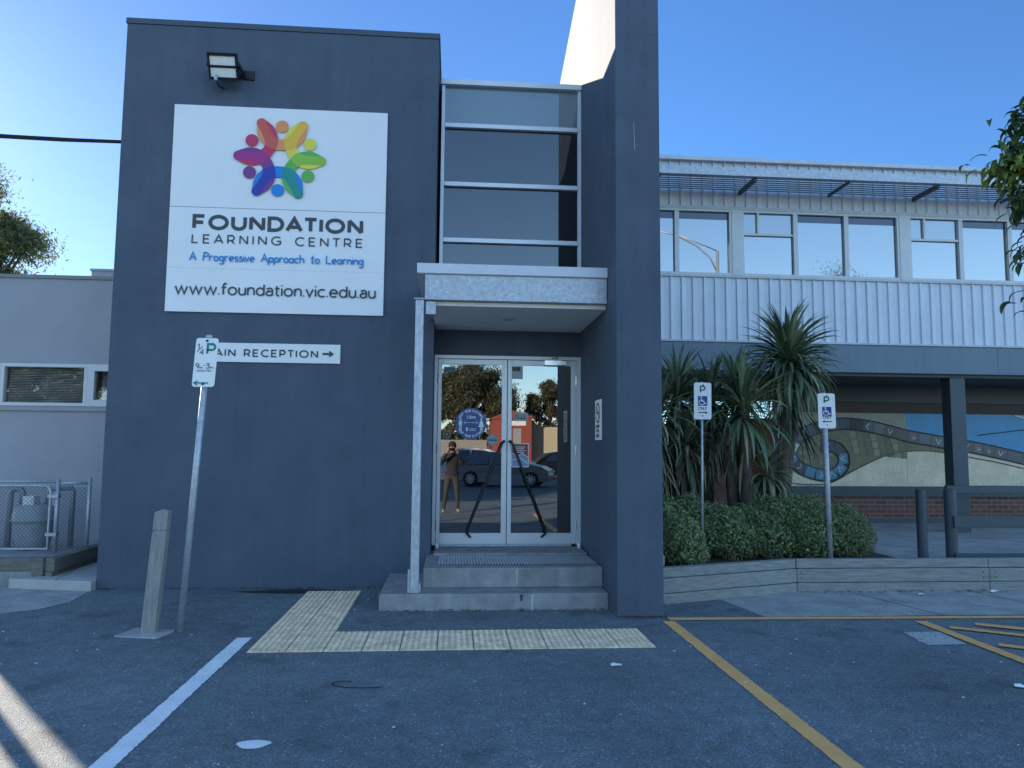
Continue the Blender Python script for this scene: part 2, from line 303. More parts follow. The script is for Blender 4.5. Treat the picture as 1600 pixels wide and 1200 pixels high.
# ------------------------------------------------------------------ stroke lettering
def arc(cx, cy, rx, ry, a0, a1, n=10):
    return [(cx + rx * math.cos(R(a0 + (a1 - a0) * k / n)), cy + ry * math.sin(R(a0 + (a1 - a0) * k / n))) for k in range(n + 1)]
def loop(cx, cy, rx, ry, n=24): return ('c', arc(cx, cy, rx, ry, 0, 360 - 360 / n, n - 1))
GL = {
 'A': (.88, [[(0, 0), (.44, 1), (.88, 0)], [(.17, .3), (.71, .3)]]),
 'B': (.62, [[(0, 0), (0, 1), (.36, 1)] + arc(.36, .76, .22, .24, 90, -90, 8) + [(0, .52)], [(0, .52), (.38, .52)] + arc(.38, .26, .24, .26, 90, -90, 8) + [(0, 0)]]),
 'C': (.84, [arc(.52, .5, .52, .5, 50, 310, 18)]),
 'D': (.8, [('c', [(0, 0), (0, 1), (.34, 1)] + arc(.34, .5, .46, .5, 80, -80, 12) + [(.34, 0)])]),
 'E': (.6, [[(.6, 0), (0, 0), (0, 1), (.6, 1)], [(0, .51), (.53, .51)]]),
 'F': (.6, [[(0, 0), (0, 1), (.6, 1)], [(0, .48), (.54, .48)]]),
 'G': (.9, [arc(.52, .5, .52, .5, 48, 318, 18) + [(.9, .46), (.54, .46)]]),
 'H': (.74, [[(0, 0), (0, 1)], [(.74, 0), (.74, 1)], [(0, .5), (.74, .5)]]),
 'I': (.0, [[(0, 0), (0, 1)]]),
 'K': (.7, [[(0, 0), (0, 1)], [(.68, 1), (0, .36)], [(.22, .58), (.72, 0)]]),
 'L': (.56, [[(0, 1), (0, 0), (.56, 0)]]),
 'M': (.92, [[(0, 0), (0, 1)], [(0, 1), (.46, .3), (.92, 1)], [(.92, 1), (.92, 0)]]),
 'N': (.76, [[(0, 0), (0, 1)], [(0, 1), (.76, 0)], [(.76, 0), (.76, 1)]]),
 'O': (1.02, [loop(.51, .5, .51, .5)]),
 'P': (.62, [[(0, 0), (0, 1), (.34, 1)] + arc(.34, .69, .28, .31, 90, -90, 10) + [(0, .38)]]),
 'R': (.66, [[(0, 0), (0, 1), (.36, 1)] + arc(.36, .69, .28, .31, 90, -90, 10) + [(0, .38)], [(.32, .38), (.66, 0)]]),
 'S': (.6, [arc(.3, .75, .28, .25, 35, 270, 10) + arc(.3, .25, .3, .25, 90, -150, 10)]),
 'T': (.72, [[(0, 1), (.72, 1)], [(.36, 1), (.36, 0)]]),
 'U': (.74, [[(0, 1)] + arc(.37, .38, .37, .38, 180, 360, 12) + [(.74, 1)]]),
 'V': (.84, [[(0, 1), (.42, 0), (.84, 1)]]),
 'W': (1.2, [[(0, 1), (.3, 0), (.6, 1), (.9, 0), (1.2, 1)]]),
 'Y': (.78, [[(0, 1), (.39, .45)], [(.78, 1), (.39, .45), (.39, 0)]]),
 'a': (.5, [[(.03, .62)] + arc(.26, .5, .24, .22, 120, 0, 6) + [(.5, 0)], [(.5, .42), (.2, .42)] + arc(.2, .21, .2, .21, 90, 270, 8) + [(.36, .02), (.5, .16)]]),
 'c': (.56, [arc(.34, .36, .34, .36, 50, 310, 12)]),
 'd': (.6, [loop(.3, .36, .3, .36, 18), [(.6, 0), (.6, 1.06)]]),
 'e': (.62, [[(.03, .37), (.62, .37)] + arc(.32, .36, .31, .36, 2, 318, 14)]),
 'f': (.36, [[(.42, 1.06), (.3, 1.06)] + arc(.3, .9, .15, .16, 90, 180, 5) + [(.15, 0)], [(0, .7), (.38, .7)]]),
 'i': (0, [[(0, 0), (0, .72)], [(0, .93), (0, 1.04)]]),
 'm': (.92, [[(0, 0), (0, .72)], arc(.23, .46, .23, .26, 180, 0, 8) + [(.46, 0)], arc(.69, .46, .23, .26, 180, 0, 8) + [(.92, 0)]]),
 'n': (.52, [[(0, 0), (0, .72)], [(0, .44)] + arc(.26, .44, .26, .28, 180, 0, 8) + [(.52, 0)]]),
 'o': (.66, [loop(.33, .36, .33, .36, 18)]),
 't': (.36, [[(.14, .95), (.14, .18)] + arc(.3, .17, .16, .17, 180, 290, 5), [(0, .7), (.37, .7)]]),
 'u': (.52, [[(0, .72)] + arc(.26, .28, .26, .28, 180, 360, 8), [(.52, 0), (.52, .72)]]),
 'v': (.58, [[(0, .72), (.29, 0), (.58, .72)]]),
 'w': (.98, [[(0, .72), (.245, 0), (.49, .72), (.735, 0), (.98, .72)]]),
 '.': (0, [[(0, -.01), (0, .09)]]), '-': (.3, [[(0, .42), (.3, .42)]]), '/': (.4, [[(0, -.05), (.4, 1.05)]]),
 '1': (.22, [[(0, .8), (.22, 1), (.22, 0)]]), '3': (.56, [[(.02, 1), (.52, 1), (.26, .6)] + arc(.25, .3, .3, .3, 80, -150, 10)]),
 '4': (.62, [[(.46, 0), (.46, 1), (0, .28), (.62, .28)]]), '5': (.54, [[(.5, 1), (.06, 1), (.03, .56)] + arc(.24, .32, .3, .32, 100, -140, 10)]),
 '9': (.58, [loop(.29, .7, .28, .3, 16), [(.57, .68)] + arc(.2, .6, .37, .6, 0, -70, 6)]),
}
# handwriting for the tagline
HW = {
 'A': (.62, [[(0, 0), (.3, 1), (.62, -.02)], [(.04, .34), (.56, .42)]]), 'P': (.5, [[(.08, 1), (0, 0)], [(.0, .95)] + arc(.2, .76, .3, .24, 90, -110, 9)]),
 'L': (.46, [[(.02, 1), (0, .05), (.46, .0)]]), 'r': (.32, [[(0, .6), (.02, 0)], [(.02, .34)] + arc(.22, .4, .2, .18, 180, 60, 5)]),
 'o': (.4, [loop(.2, .28, .2, .28, 14)]), 'g': (.44, [loop(.2, .3, .2, .27, 14), [(.42, .58), (.42, -.2)] + arc(.22, -.2, .2, .18, 0, -150, 7)]),
 'e': (.42, [[(.02, .26), (.38, .34)] + arc(.21, .3, .2, .28, 10, 310, 12)]), 's': (.32, [arc(.17, .44, .14, .13, 30, 250, 7) + arc(.15, .15, .16, .15, 90, -140, 7)]),
 'i': (0, [[(0, .56), (.01, 0)], [(.0, .8), (.02, .86)]]), 'v': (.38, [[(0, .58), (.18, 0), (.38, .6)]]),
 'p': (.42, [[(0, .58), (.0, -.36)], loop(.22, .3, .2, .27, 14)]), 'a': (.44, [loop(.2, .28, .2, .27, 14), [(.41, .58), (.42, 0)]]),
 'c': (.38, [arc(.22, .28, .22, .28, 55, 305, 10)]), 'h': (.4, [[(.02, 1.02), (0, 0)], [(0, .32)] + arc(.2, .34, .19, .22, 180, 0, 6) + [(.4, 0)]]),
 't': (.34, [[(.16, .95), (.15, .1)] + arc(.25, .1, .1, .1, 180, 300, 4), [(0, .62), (.34, .66)]]), 'n': (.4, [[(0, .58), (0, 0)], [(0, .34)] + arc(.2, .34, .19, .22, 180, 0, 6) + [(.4, 0)]]),
}
class Plane:
    """a flat face: origin, right, up, outward normal; hands out slowly rising layers so that no two marks share a plane"""
    def __init__(s, o, u=(1, 0, 0), v=(0, 0, 1), n=(0, -1, 0)):
        s.o, s.u, s.v, s.n = Vector(o), Vector(u), Vector(v), Vector(n); s.k = 0
    def up(s): s.k += 1
    def at(s, x, y): return s.o + s.u * x + s.v * y + s.n * (.0025 + s.k * .00012)
def stroke(mb, P, pts, w, m=0, closed=False):
    P.up(); pts = [Vector(p) for p in pts]; n = len(pts); L, Rr = [], []
    for i, p in enumerate(pts):
        a = pts[(i - 1) % n] if (closed or i > 0) else None; b = pts[(i + 1) % n] if (closed or i < n - 1) else None
        d1 = (p - a).normalized() if a is not None else None; d2 = (b - p).normalized() if b is not None else None
        if d1 is None: d1 = d2
        if d2 is None: d2 = d1
        n1 = Vector((-d1.y, d1.x)); n2 = Vector((-d2.y, d2.x)); mt = n1 + n2
        mt = n1 if mt.length < 1e-4 else mt.normalized()
        k = min(2.2, 1 / max(.3, mt.dot(n1)))
        L.append(p + mt * k * w / 2); Rr.append(p - mt * k * w / 2)
    for i in range(n if closed else n - 1):
        j = (i + 1) % n
        mb.poly([P.at(*Rr[i]), P.at(*Rr[j]), P.at(*L[j]), P.at(*L[i])], m)
def text(mb, P, s, x, y, cap, w, width=None, m=0, track=.16, font=GL, cond=1.0, slope=0.0, space=.4):
    gw = [((font.get(c) or GL.get(c, (space, [])))[0] * cap * cond + (w if c != ' ' else 0)) if c != ' ' else space * cap for c in s]
    kn = [(.075 * cap if (c in 'AT' and font is GL) else 0) for c in s]; gw = [g - 2 * k for g, k in zip(gw, kn)]
    tr = (width - sum(gw)) / max(1, len(s) - 1) if width else track * cap
    cx = x
    for c, g, k in zip(s, gw, kn):
        cx -= k
        if c != ' ':
            for st in (font.get(c) or GL[c])[1]:
                cl = st[0] == 'c'; q = st[1] if cl else st
                stroke(mb, P, [(cx + w / 2 + a * cap * cond, y + w / 2 + b * (cap - w) + slope * (cx - x)) for a, b in q], w, m, cl)
        cx += g + tr + k
    return cx - tr
def arctext(mb, P, s, cx, cy, rad, a0, a1, cap, w, m=0, flip=False):
    for i, c in enumerate(s):
        if c == ' ': continue
        a = R(a0 + (a1 - a0) * i / (len(s) - 1)); e = Vector((math.cos(a), math.sin(a))); up = -e if flip else e; rt = Vector((up.y, -up.x))
        g = GL[c]
        for st in g[1]:
            cl = st[0] == 'c'; q = st[1] if cl else st
            stroke(mb, P, [Vector((cx, cy)) + e * rad + rt * (p[0] - g[0] / 2) * cap * .8 + up * p[1] * cap for p in q], w, m, cl)
def disc(mb, P, cx, cy, rx, ry=None, m=0, n=28):
    P.up(); mb.poly([P.at(cx + rx * math.cos(2 * math.pi * k / n), cy + (ry or rx) * math.sin(2 * math.pi * k / n)) for k in range(n)], m)
def rect(mb, P, x0, x1, y0, y1, m=0):
    P.up(); mb.poly([P.at(x0, y0), P.at(x1, y0), P.at(x1, y1), P.at(x0, y1)], m)
def shape(mb, P, pts, m=0):
    P.up(); mb.poly([P.at(*p) for p in pts], m)
def plate(x0, x1, z0, z1, r, y0, y1):
    """rounded sign plate facing -Y"""
    pts = []
    for cx, cz, a in ((x1 - r, z1 - r, 0), (x0 + r, z1 - r, 90), (x0 + r, z0 + r, 180), (x1 - r, z0 + r, 270)):
        for k in range(6): t = R(a + 18 * k); pts.append((cx + r * math.cos(t), y0, cz + r * math.sin(t)))
    b = MB(); b.prism(pts, (0, y1 - y0, 0)); return b

# ------------------------------------------------------------------ ground
b = MB(); b.poly([(-300, -300, 0), (300, -300, 0), (300, 400, 0), (-300, 400, 0)]); struct('asphalt', b, ASPH)
b = MB(); b.poly([(2.86, 8.46, .004), (3.08, 7.2, .004), (16, 7.2, .004), (16, 8.46, .004)])
struct('concrete_apron', b, APRON)
b = MB()
for x in (4.9, 6.35, 7.8, 9.3): b.poly([(x, 7.2, .0055), (x + .018, 7.2, .0055), (x - .28, 8.45, .0055), (x - .298, 8.45, .0055)])
struct('apron_joints', b, mat('joint_dirt', (.06, .06, .06), .9))
b = MB(); b.poly([(-4.02, 8.8, .004), (-3.93, 8.2, .004), (-4.05, 7.85, .004), (-4.3, 7.66, .004), (-9, 7.66, .004), (-9, 9.3, .004), (-4.02, 9.3, .004)]); struct('concrete_pad', b, APRON)
b = MB(); b.poly([(-4.75, 9.0, .0055), (-7.5, 8.2, .0055), (-7.5, 8.185, .0055), (-4.75, 8.985, .0055)]); struct('pad_joint', b, mat('pad_dirt', (.06, .06, .06), .9))
# raised path between the sleepers and the building
b = MB(); b.prism([(-5.0, 9.0, -.1), (-4.0, 8.78, -.1), (-4.0, 11.5, -.1), (-5.0, 11.5, -.1)], (0, 0, .21)); struct('raised_path', b, PALECONC, bevel=.012)
b = MB(); b.prism([(-4.42, 8.86, .1105), (-4.43, 8.86, .1105), (-4.72, 10.3, .1105), (-4.71, 10.3, .1105)], (0, 0, .001)); struct('path_joint', b, mat('path_dirt', (.12, .12, .12), .9))
def line(b, p, q, w0, w1=None, z=.004, jit=.0028):
    p, q = Vector(p), Vector(q); d = (q - p).normalized(); n = Vector((-d.y, d.x)); L = (q - p).length; k = max(4, int(L / .022)); w1 = w1 or w0
    pr = None
    for i in range(k + 1):
        f = i / k; c = p.lerp(q, f); w = (w0 + (w1 - w0) * f) / 2
        e = (c + n * (w + random.gauss(0, jit)), c - n * (w + random.gauss(0, jit)))
        if pr: b.poly([(pr[0].x, pr[0].y, z), (pr[1].x, pr[1].y, z), (e[1].x, e[1].y, z), (e[0].x, e[0].y, z)])
        pr = e
b = MB(); line(b, (-1.745, 0), (-1.74, 6.63), .125); struct('white_bay_line', b, LINEW)
b = MB(); line(b, (2.08, 0), (2.075, 7.07), .115); line(b, (2.10, 7.155), (15, 6.92), .10, z=.0065); struct('yellow_bay_lines', b, LINEY)
b = MB(); line(b, (4.39, 2), (4.50, 6.95), .115, z=.009)
for k in range(5):
    y = 6.72 - k * .62; line(b, (4.62, y - .03), (7.2, y - 1.83), .10, .13, z=.0115)
line(b, (4.95, 6.8), (7.2, 5.38), .12, z=.0115); struct('yellow_hatching', b, LINEY)
b = MB(); b.poly([(4.08, 6.55, .004), (4.42, 6.56, .004), (4.38, 6.13, .004), (4.02, 6.11, .004)]); struct('old_paint_patch', b, SPLOT)
b = MB(); b.poly([(-1.06 + .09 * math.cos(a) * (1 + .15 * math.sin(3 * a)), 4.30 + .062 * math.sin(a), .004) for a in [k * .35 for k in range(18)]]); struct('paint_spot', b, LINEW)
b = MB(); b.poly([(-1.72 + .62 * math.cos(k * .52) * (1 + .2 * math.sin(2.3 * k)), 8.7 + .13 * math.sin(k * .52), .003) for k in range(12)]); struct('damp_patch', b, mat('damp_asphalt', (.022, .024, .028), .5, var=.3))
# tactile paving: an L of 300 mm tiles with domes
def tactile():
    b = MB(); tiles = []
    for i in range(11): 
        for j in range(2): tiles.append((-1.60 + .3 * i, 6.16 + .315 * j))
    for j in range(2, 8):
        for i in range(2): tiles.append((-1.60 + .3 * i, 6.16 + .315 * j))
    for x, y in tiles:
        dz = random.uniform(-.0008, .0008)
        b.box(x + .004, x + .296, y + .004, y + .311, -.01, .008 + dz)
        for a in range(6):
            for c in range(6):
                X, Y = x + .025 + a * .05, y + .027 + c * .052; i = len(b.v)
                for rr, zz in ((.0175, .008 + dz), (.0115, .0135 + dz)):
                    for k in range(6): b.v.append((X + rr * math.cos(k * 1.047), Y + rr * math.sin(k * 1.047), zz))
                for k in range(6): b.f.append((i + k, i + (k + 1) % 6, i + 6 + (k + 1) % 6, i + 6 + k)); b.m.append(0)
                b.f.append(tuple(i + 6 + k for k in range(6))); b.m.append(0)
    return b
struct('tactile_paving', tactile(), TACT)

# ------------------------------------------------------------------ entrance building
EB = thing('entrance_building', 'dark blue-grey rendered entrance block with glazed stair bay and glass double doors', 'building', (-1, 9, 0))
b = MB(); b.box(-4.0, -.24, 8.9, 14, -.1, 6.72); make('wall', b, PAINT, EB, bevel=.006)
b = MB(); b.box(-4.012, -.228, 8.888, 14.01, 6.72, 6.79); make('parapet_cap', b, COPE, EB, bevel=.004)
b = MB(); b.prism([(1.623, 7.256, -.1), (1.623, 7.256, 8.55), (1.623, 14.5, 6.55), (1.623, 14.5, -.1)], (.46, 0, 0)); make('blade_wall', b, PAINT, EB, bevel=.006)
JNT = mat('paint_joint', (.06, .072, .09), .6)
for z in (5.942, 4.436, 2.923): b = MB(); b.box(1.63, 2.076, 7.2545, 7.2555, z - .002, z + .002); make('paint_joint', b, JNT, EB)
CHALK = mat('chalk_scuff', (.12, .15, .19), .8)
for x, z, l, a in ((-.95, 3.08, .05, 1.2), (-1.0, 3.02, .03, 2.0), (-1.5, 2.98, .06, 1.4), (-1.36, 2.55, .035, 1.5), (-2.9, 3.1, .05, .3), (-2.7, 3.12, .08, 2.8), (-1.9, 2.2, .04, 1.3), (-3.5, 4.8, .05, 1.5), (-.6, 2.3, .03, .6), (-1.2, 1.4, .05, 1.7), (-.9, 6.3, .03, 1.0)):
    d = Vector((math.cos(a), 0, math.sin(a))) * l; n = Vector((-d.z, 0, d.x)) * .07; c = Vector((x, 8.8985, z)); b = MB(); b.poly([c - d - n, c + d - n * .3, c + d * 1.1 + n, c - d * .8 + n * .4]); make('scuff', b, CHALK, EB)
b = MB(); b.prism([(1.812, 7.254, 5.0), (1.816, 7.254, 5.0), (1.826, 7.254, 4.72), (1.820, 7.254, 4.69)], (0, .001, 0)); make('paint_run', b, GREYWALL, EB)
b = MB(); b.box(-.24, 1.623, 9.36, 9.5, 2.80, 3.6); make('lintel_wall', b, PAINT, EB)
b = MB(); b.box(-.24, 1.623, 9.42, 14, 6.3, 6.39); make('roof', b, COPE, EB)
b = MB(); b.box(-.239, 1.622, 13.9, 14, .4, 6.3); b.box(-.239, 1.622, 11.6, 11.7, 3.4, 6.3); make('interior_wall', b, INT, EB)
b = MB(); b.box(-.239, 1.622, 9.5, 13.9, .3, .43); make('interior_floor', b, INTF, EB)
b = MB(); b.box(-.239, 1.622, 9.5, 11.6, 3.25, 3.4); make('interior_ceiling', b, INT, EB)
# stair bay glazing
zs = [3.52, 4.275, 5.01, 5.79, 6.36]
g = MB()
g.box(-.205, -.16, 9.29, 9.36, 3.5, 6.33); g.box(1.578, 1.622, 9.29, 9.36, 3.5, 6.33)
g.box(-.215, 1.622, 9.26, 9.42, 6.33, 6.40)
for z in zs[1:4]: g.box(-.16, 1.578, 9.275, 9.36, z - .028, z + .028)
gl = make('glazing_frame', g, ALU, EB, bevel=.003)
for k in range(4):
    p = MB(); z0, z1 = zs[k] + (.028 if k else -.02), zs[k + 1] - .028
    p.box(-.16, 1.578, 9.328, 9.336, z0, z1); make('pane', p, GLASST if k == 3 else GLASSG, gl)
b = MB(); b.box(.35, .62, 9.337, 9.341, 3.6, 3.83); make('paper_sheet', b, mat('faded_paper', (.3, .33, .36), .8), gl)
# door frame and leaves
b = MB(); b.box(-.24, -.197, 9.32, 9.42, .43, 2.755); b.box(1.566, 1.622, 9.32, 9.42, .43, 2.755); b.box(-.24, 1.622, 9.32, 9.42, 2.755, 2.80)
make('door_frame', b, ALU, EB, bevel=.003)
def door(x0, x1, g0, g1, hinge):
    d = MB(); d.box(x0, g0, 9.335, 9.38, .445, 2.75); d.box(g1, x1, 9.335, 9.38, .445, 2.75)
    d.box(g0, g1, 9.335, 9.38, .445, .577); d.box(g0, g1, 9.335, 9.38, 2.683, 2.75)
    o = make('door', d, ALU, EB, bevel=.003)
    p = MB(); p.box(g0, g1, 9.352, 9.36, .577, 2.683); make('pane', p, GLASSD, o)
    for z in (.68, 1.62, 2.5):
        h = MB(); h.tube([(hinge, 9.325, z - .06), (hinge, 9.325, z + .06)], .011, 8); make('hinge', h, STEEL, o, smooth=False)
    return o
dl = door(-.192, .681, -.146, .615, -.195); dr = door(.689, 1.562, .742, 1.500, 1.564)
h = MB(); h.tube([(.648, 9.33, 1.715), (.645, 9.285, 1.72), (.63, 9.262, 1.71), (.612, 9.255, 1.68), (.2, 9.255, .63), (.192, 9.257, .6), (.2, 9.265, .575), (.236, 9.335, .53)], .0155, 10); make('handle', h, BLACKSTEEL, dl, smooth=True)
h = MB(); h.tube([(.715, 9.33, 1.715), (.718, 9.285, 1.72), (.732, 9.262, 1.71), (.75, 9.255, 1.68), (1.162, 9.255, .63), (1.17, 9.257, .6), (1.162, 9.265, .575), (1.126, 9.335, .53)], .0155, 10); make('handle', h, BLACKSTEEL, dr, smooth=True)
c = MB(); c.box(1.15, 1.372, 9.27, 9.335, 2.685, 2.748); c.box(1.372, 1.43, 9.275, 9.335, 2.69, 2.745); c.tube([(1.3, 9.28, 2.75), (1.33, 9.25, 2.79), (1.25, 9.3, 2.775)], .009, 6); make('closer', c, STEEL, dr, bevel=.003)
# stickers on the glass
P = Plane((.228, 9.351, 1.938)); s = MB()
disc(s, P, 0, 0, .196, m=0, n=48)
arctext(s, P, 'KEEP YOUR DISTANCE', 0, 0, .148, 152, 28, .026, .006, 1)
arctext(s, P, 'KEEP YOUR DISTANCE', 0, 0, .174, 208, 332, .026, .006, 1, flip=True)
text(s, P, '1.5m', -.056, .058, .042, .009, .115, 1)
for sx in (-1, 1):
    x = sx * .132 if sx < 0 else .13
    disc(s, P, x, .052, .013, m=1, n=12)
    if sx < 0: rect(s, P, x - .022, x + .022, -.02, .034, 1); rect(s, P, x - .015, x - .003, -.085, -.02, 1); rect(s, P, x + .003, x + .015, -.085, -.02, 1)
    else: shape(s, P, [(x - .014, .034), (x + .014, .034), (x + .036, -.045), (x - .036, -.045)], 1); rect(s, P, x - .014, x - .002, -.085, -.045, 1); rect(s, P, x + .002, x + .014, -.085, -.045, 1)
stroke(s, P, [(-.085, .012), (.085, .012)], .005, 1); stroke(s, P, [(-.07, .026), (-.086, .012), (-.07, -.002)], .005, 1); stroke(s, P, [(.07, .026), (.086, .012), (.07, -.002)], .005, 1)
shape(s, P, [(-.062, -.05), (-.038, -.05), (-.038, -.085), (-.05, -.1), (-.062, -.085)], 1); rect(s, P, -.02, .07, -.066, -.062, 1); rect(s, P, -.02, .06, -.088, -.08, 1)
make('sticker', s, [STICK, WHITE2], dl)
P = Plane((-.07, 9.351, 1.80)); s = MB(); disc(s, P, 0, 0, .05, m=0); disc(s, P, 0, 0, .038, m=1); disc(s, P, 0, 0, .018, m=0); make('badge', s, [mat('badge_gold', (.32, .27, .15), .5), mat('badge_dark', (.04, .04, .035), .5)], dl)
P = Plane((.5, 9.351, 1.735)); s = MB(); disc(s, P, .0, 0, .07, m=0); rect(s, P, -.06, .06, -.01, .005, 1); make('decal', s, [mat('pale_decal', (.25, .32, .34), .5), INK], dl)
P = Plane((-.05, 9.351, 2.62)); s = MB(); rect(s, P, -.07, .07, -.03, .03, 0); make('alarm_label', s, [mat('label_blue', (.08, .14, .2), .5)], dl)
s = MB(); P = Plane((.79, 9.351, 2.60)); rect(s, P, -.05, .09, -.09, .075, 0); rect(s, P, -.045, .06, .01, .068, 1); make('alarm_label', s, [mat('label_pale', (.35, .42, .5), .5), mat('label_grey', (.06, .06, .06), .5)], dr)
P = Plane((.862, 9.351, 2.03)); s = MB(); rect(s, P, -.09, .09, -.05, .05, 0); text(s, P, 'PULL', -.075, -.028, .056, .009, .15, 1); make('pull_label', s, [mat('pull_grey', (.32, .34, .34), .5), INK], dr)
P = Plane((.852, 9.351, 1.545)); s = MB(); rect(s, P, -.11, .11, -.15, .15, 0)
shape(s, P, [(-.1, .14), (.1, .14), (.1, -.02), (.03, .03), (-.03, -.01), (-.1, .03)], 1); shape(s, P, [(-.1, .02), (-.03, -.02), (.03, .02), (.1, -.03), (.1, -.14), (-.1, -.14)], 2)
for k in range(4): rect(s, P, -.06, .07 - .02 * (k % 2), .1 - k * .022, .108 - k * .022, 0)
stroke(s, P, [(-.09, -.06), (0, -.03), (.09, -.1)], .012, 0); make('poster', s, [WHITE2, mat('poster_red', (.3, .07, .05), .6), mat('poster_blue', (.28, .33, .5), .6)], dr)
b = MB(); b.box(-.146, 1.5, 9.30, 9.334, .42, .444); make('door_sill', b, GALV, EB)

# canopy
CA = thing('entrance_canopy', 'flat galvanised steel canopy over the entrance steps, carried by a post', 'canopy', (.6, 8, 3.1))
b = MB(); b.box(-.395, 1.618, 7.64, 7.655, 3.445, 3.55); b.box(-.395, -.38, 7.655, 8.885, 3.445, 3.55); b.box(-.38, 1.618, 7.655, 9.27, 3.44, 3.535); make('fascia', b, FASCIA, CA, bevel=.003)
b = MB(); b.box(-.31, 1.615, 7.672, 7.684, 3.18, 3.438); b.box(-.31, 1.615, 7.655, 7.75, 3.168, 3.18); b.box(-.31, -.298, 7.684, 8.885, 3.18, 3.438); b.box(-.31, -.21, 7.75, 8.885, 3.168, 3.18)
for x, z in ((1.58, 3.36), (1.58, 3.24), (-.27, 3.2), (.4, 3.187), (1.2, 3.187)): b.lathe((x, 7.668, z), [(.014, 0), (.014, .01)], 6, axis='Y')
make('beam', b, GALV, CA, bevel=.002)
b = MB(); b.box(-.236, 1.62, 7.76, 9.355, 3.125, 3.145); b.box(-.236, 1.62, 7.752, 7.76, 3.145, 3.165); make('soffit', b, SOFFIT, CA)
b = MB(); b.lathe((.62, 8.45, 3.112), [(.085, .012), (.09, .0), (.07, -.002), (.065, .012)], 24); dlt = make('downlight', b, WFRAME, CA, smooth=True)
b = MB(); b.lathe((.62, 8.45, 3.114), [(.066, 0), (.02, .002)], 20); make('lens', b, GLOW, dlt)
b = MB(); b.box(-.405, -.318, 7.66, 7.745, .165, 3.168); make('post', b, GALV2, CA, bevel=.01)
for nm, q in (('cap_plate', (-.42, -.312, 7.645, 7.76, 3.1681, 3.181)), ('bracket', (-.30, -.195, 7.70, 7.79, 3.02, 3.16)), ('base_cleat', (-.43, -.406, 7.66, 7.745, .171, .40)), ('base_cleat', (-.317, -.30, 7.66, 7.745, .171, .26))):
    b = MB(); b.box(*q); make(nm, b, GALV, CA, bevel=.002)

# steps
ST = thing('entrance_steps', 'worn concrete entrance steps leading to the glass doors', 'steps', (.5, 7.6, 0))
b = MB(); b.box(-.71, 1.619, 7.63, 8.895, -.1, .165); make('lower_step', b, CONC, ST, bevel=.014)
b = MB(); b.box(-.285, 1.619, 7.935, 9.30, .166, .375); make('landing', b, CONC, ST, bevel=.014)
def drip(x, y, z0, z1, w):
    b = MB(); n = 9; pts = [(x + w * random.uniform(.25, .6) * (1 - .5 * k / n), y, z1 - (z1 - z0) * k / n) for k in range(n + 1)]; pts2 = [(x - w * random.uniform(.25, .6) * (1 - .5 * k / n), y, z1 - (z1 - z0) * k / n) for k in range(n + 1)][::-1]
    b.poly(pts2 + pts); return b
make('pale_drip', drip(.70, 7.9335, .20, .365, .03), PALECONC, ST); make('pale_drip', drip(.83, 7.6285, .0, .15, .03), PALECONC, ST); make('dark_stain', drip(.72, 7.6283, .09, .155, .04), mat('step_stain', (.06, .06, .065), .9), ST)
b = MB(); b.box(-.2, 1.6, 8.75, 9.33, .3751, .415); make('sill_slab', b, CONC, ST, bevel=.012)
b = MB(); x = -.13
b.box(-.13, 1.60, 8.12, 8.66, .3755, .379, 1)
while x < 1.58: b.box(x, x + .012, 8.12, 8.66, .379, .388); x += .032
for k in range(13): b.box(-.13, 1.60, 8.12 + k * .045, 8.125 + k * .045, .3885, .391)
single('floor_grate', b, [GALV, mat('grate_dark', (.03, .03, .03), .9)], 'long ribbed metal foot grate set on the landing in front of the doors', 'grate', (.7, 8.4, .375))
for x in (-.17, 1.57):
    b = MB(); b.lathe((x, 9.15, .415), [(.022, 0), (.022, .05), (.012, .065)], 12)
    single('door_stop', b, [WHITE2], ('small white door stop by the left door frame' if x < 0 else 'small white door stop by the right door frame'), 'door stop', (x, 9.15, .415), 'door stops on the landing', smooth=True)

# ------------------------------------------------------------------ big sign
BS = thing('wall_sign', 'large square white sign with a rainbow ring emblem and foundation lettering', 'sign', (-2.12, 8.87, 4.46))
b = MB(); b.box(-3.388, -.853, 8.872, 8.898, 4.464, 5.72); b.box(-3.388, -.853, 8.872, 8.898, 3.20, 4.458); make('panel', b, WHITE, BS, bevel=.002)
b = MB(); b.box(-3.386, -.855, 8.882, 8.898, 4.457, 4.465); make('joint', b, mat('joint_grey', (.3, .31, .33), .6), BS)
b = MB(); b.box(-3.386, -.855, 8.8712, 8.8718, 3.72, 3.728); make('faint_seam', b, mat('seam_white', (.66, .66, .67), .4), BS)
PS = Plane((0, 8.871, 0)); b = MB()
text(b, PS, 'FOUNDATION', -3.118, 4.185, .19, .044, 2.004); make('lettering', b, INK, BS); b = MB()
text(b, PS, 'LEARNING CENTRE', -3.118, 4.02, .113, .0165, 2.004, space=.55); make('lettering', b, INK, BS); b = MB()
text(b, PS, 'www.foundation.vic.edu.au', -3.284, 3.402, .142, .0195, 2.34, cond=.98)
make('lettering', b, INK, BS)
b = MB(); text(b, PS, 'A Progressive Approach to Learning', -3.134, 3.806, .112, .0155, 2.04, font=HW, cond=1.05, space=.62); make('tagline', b, CYAN, BS)
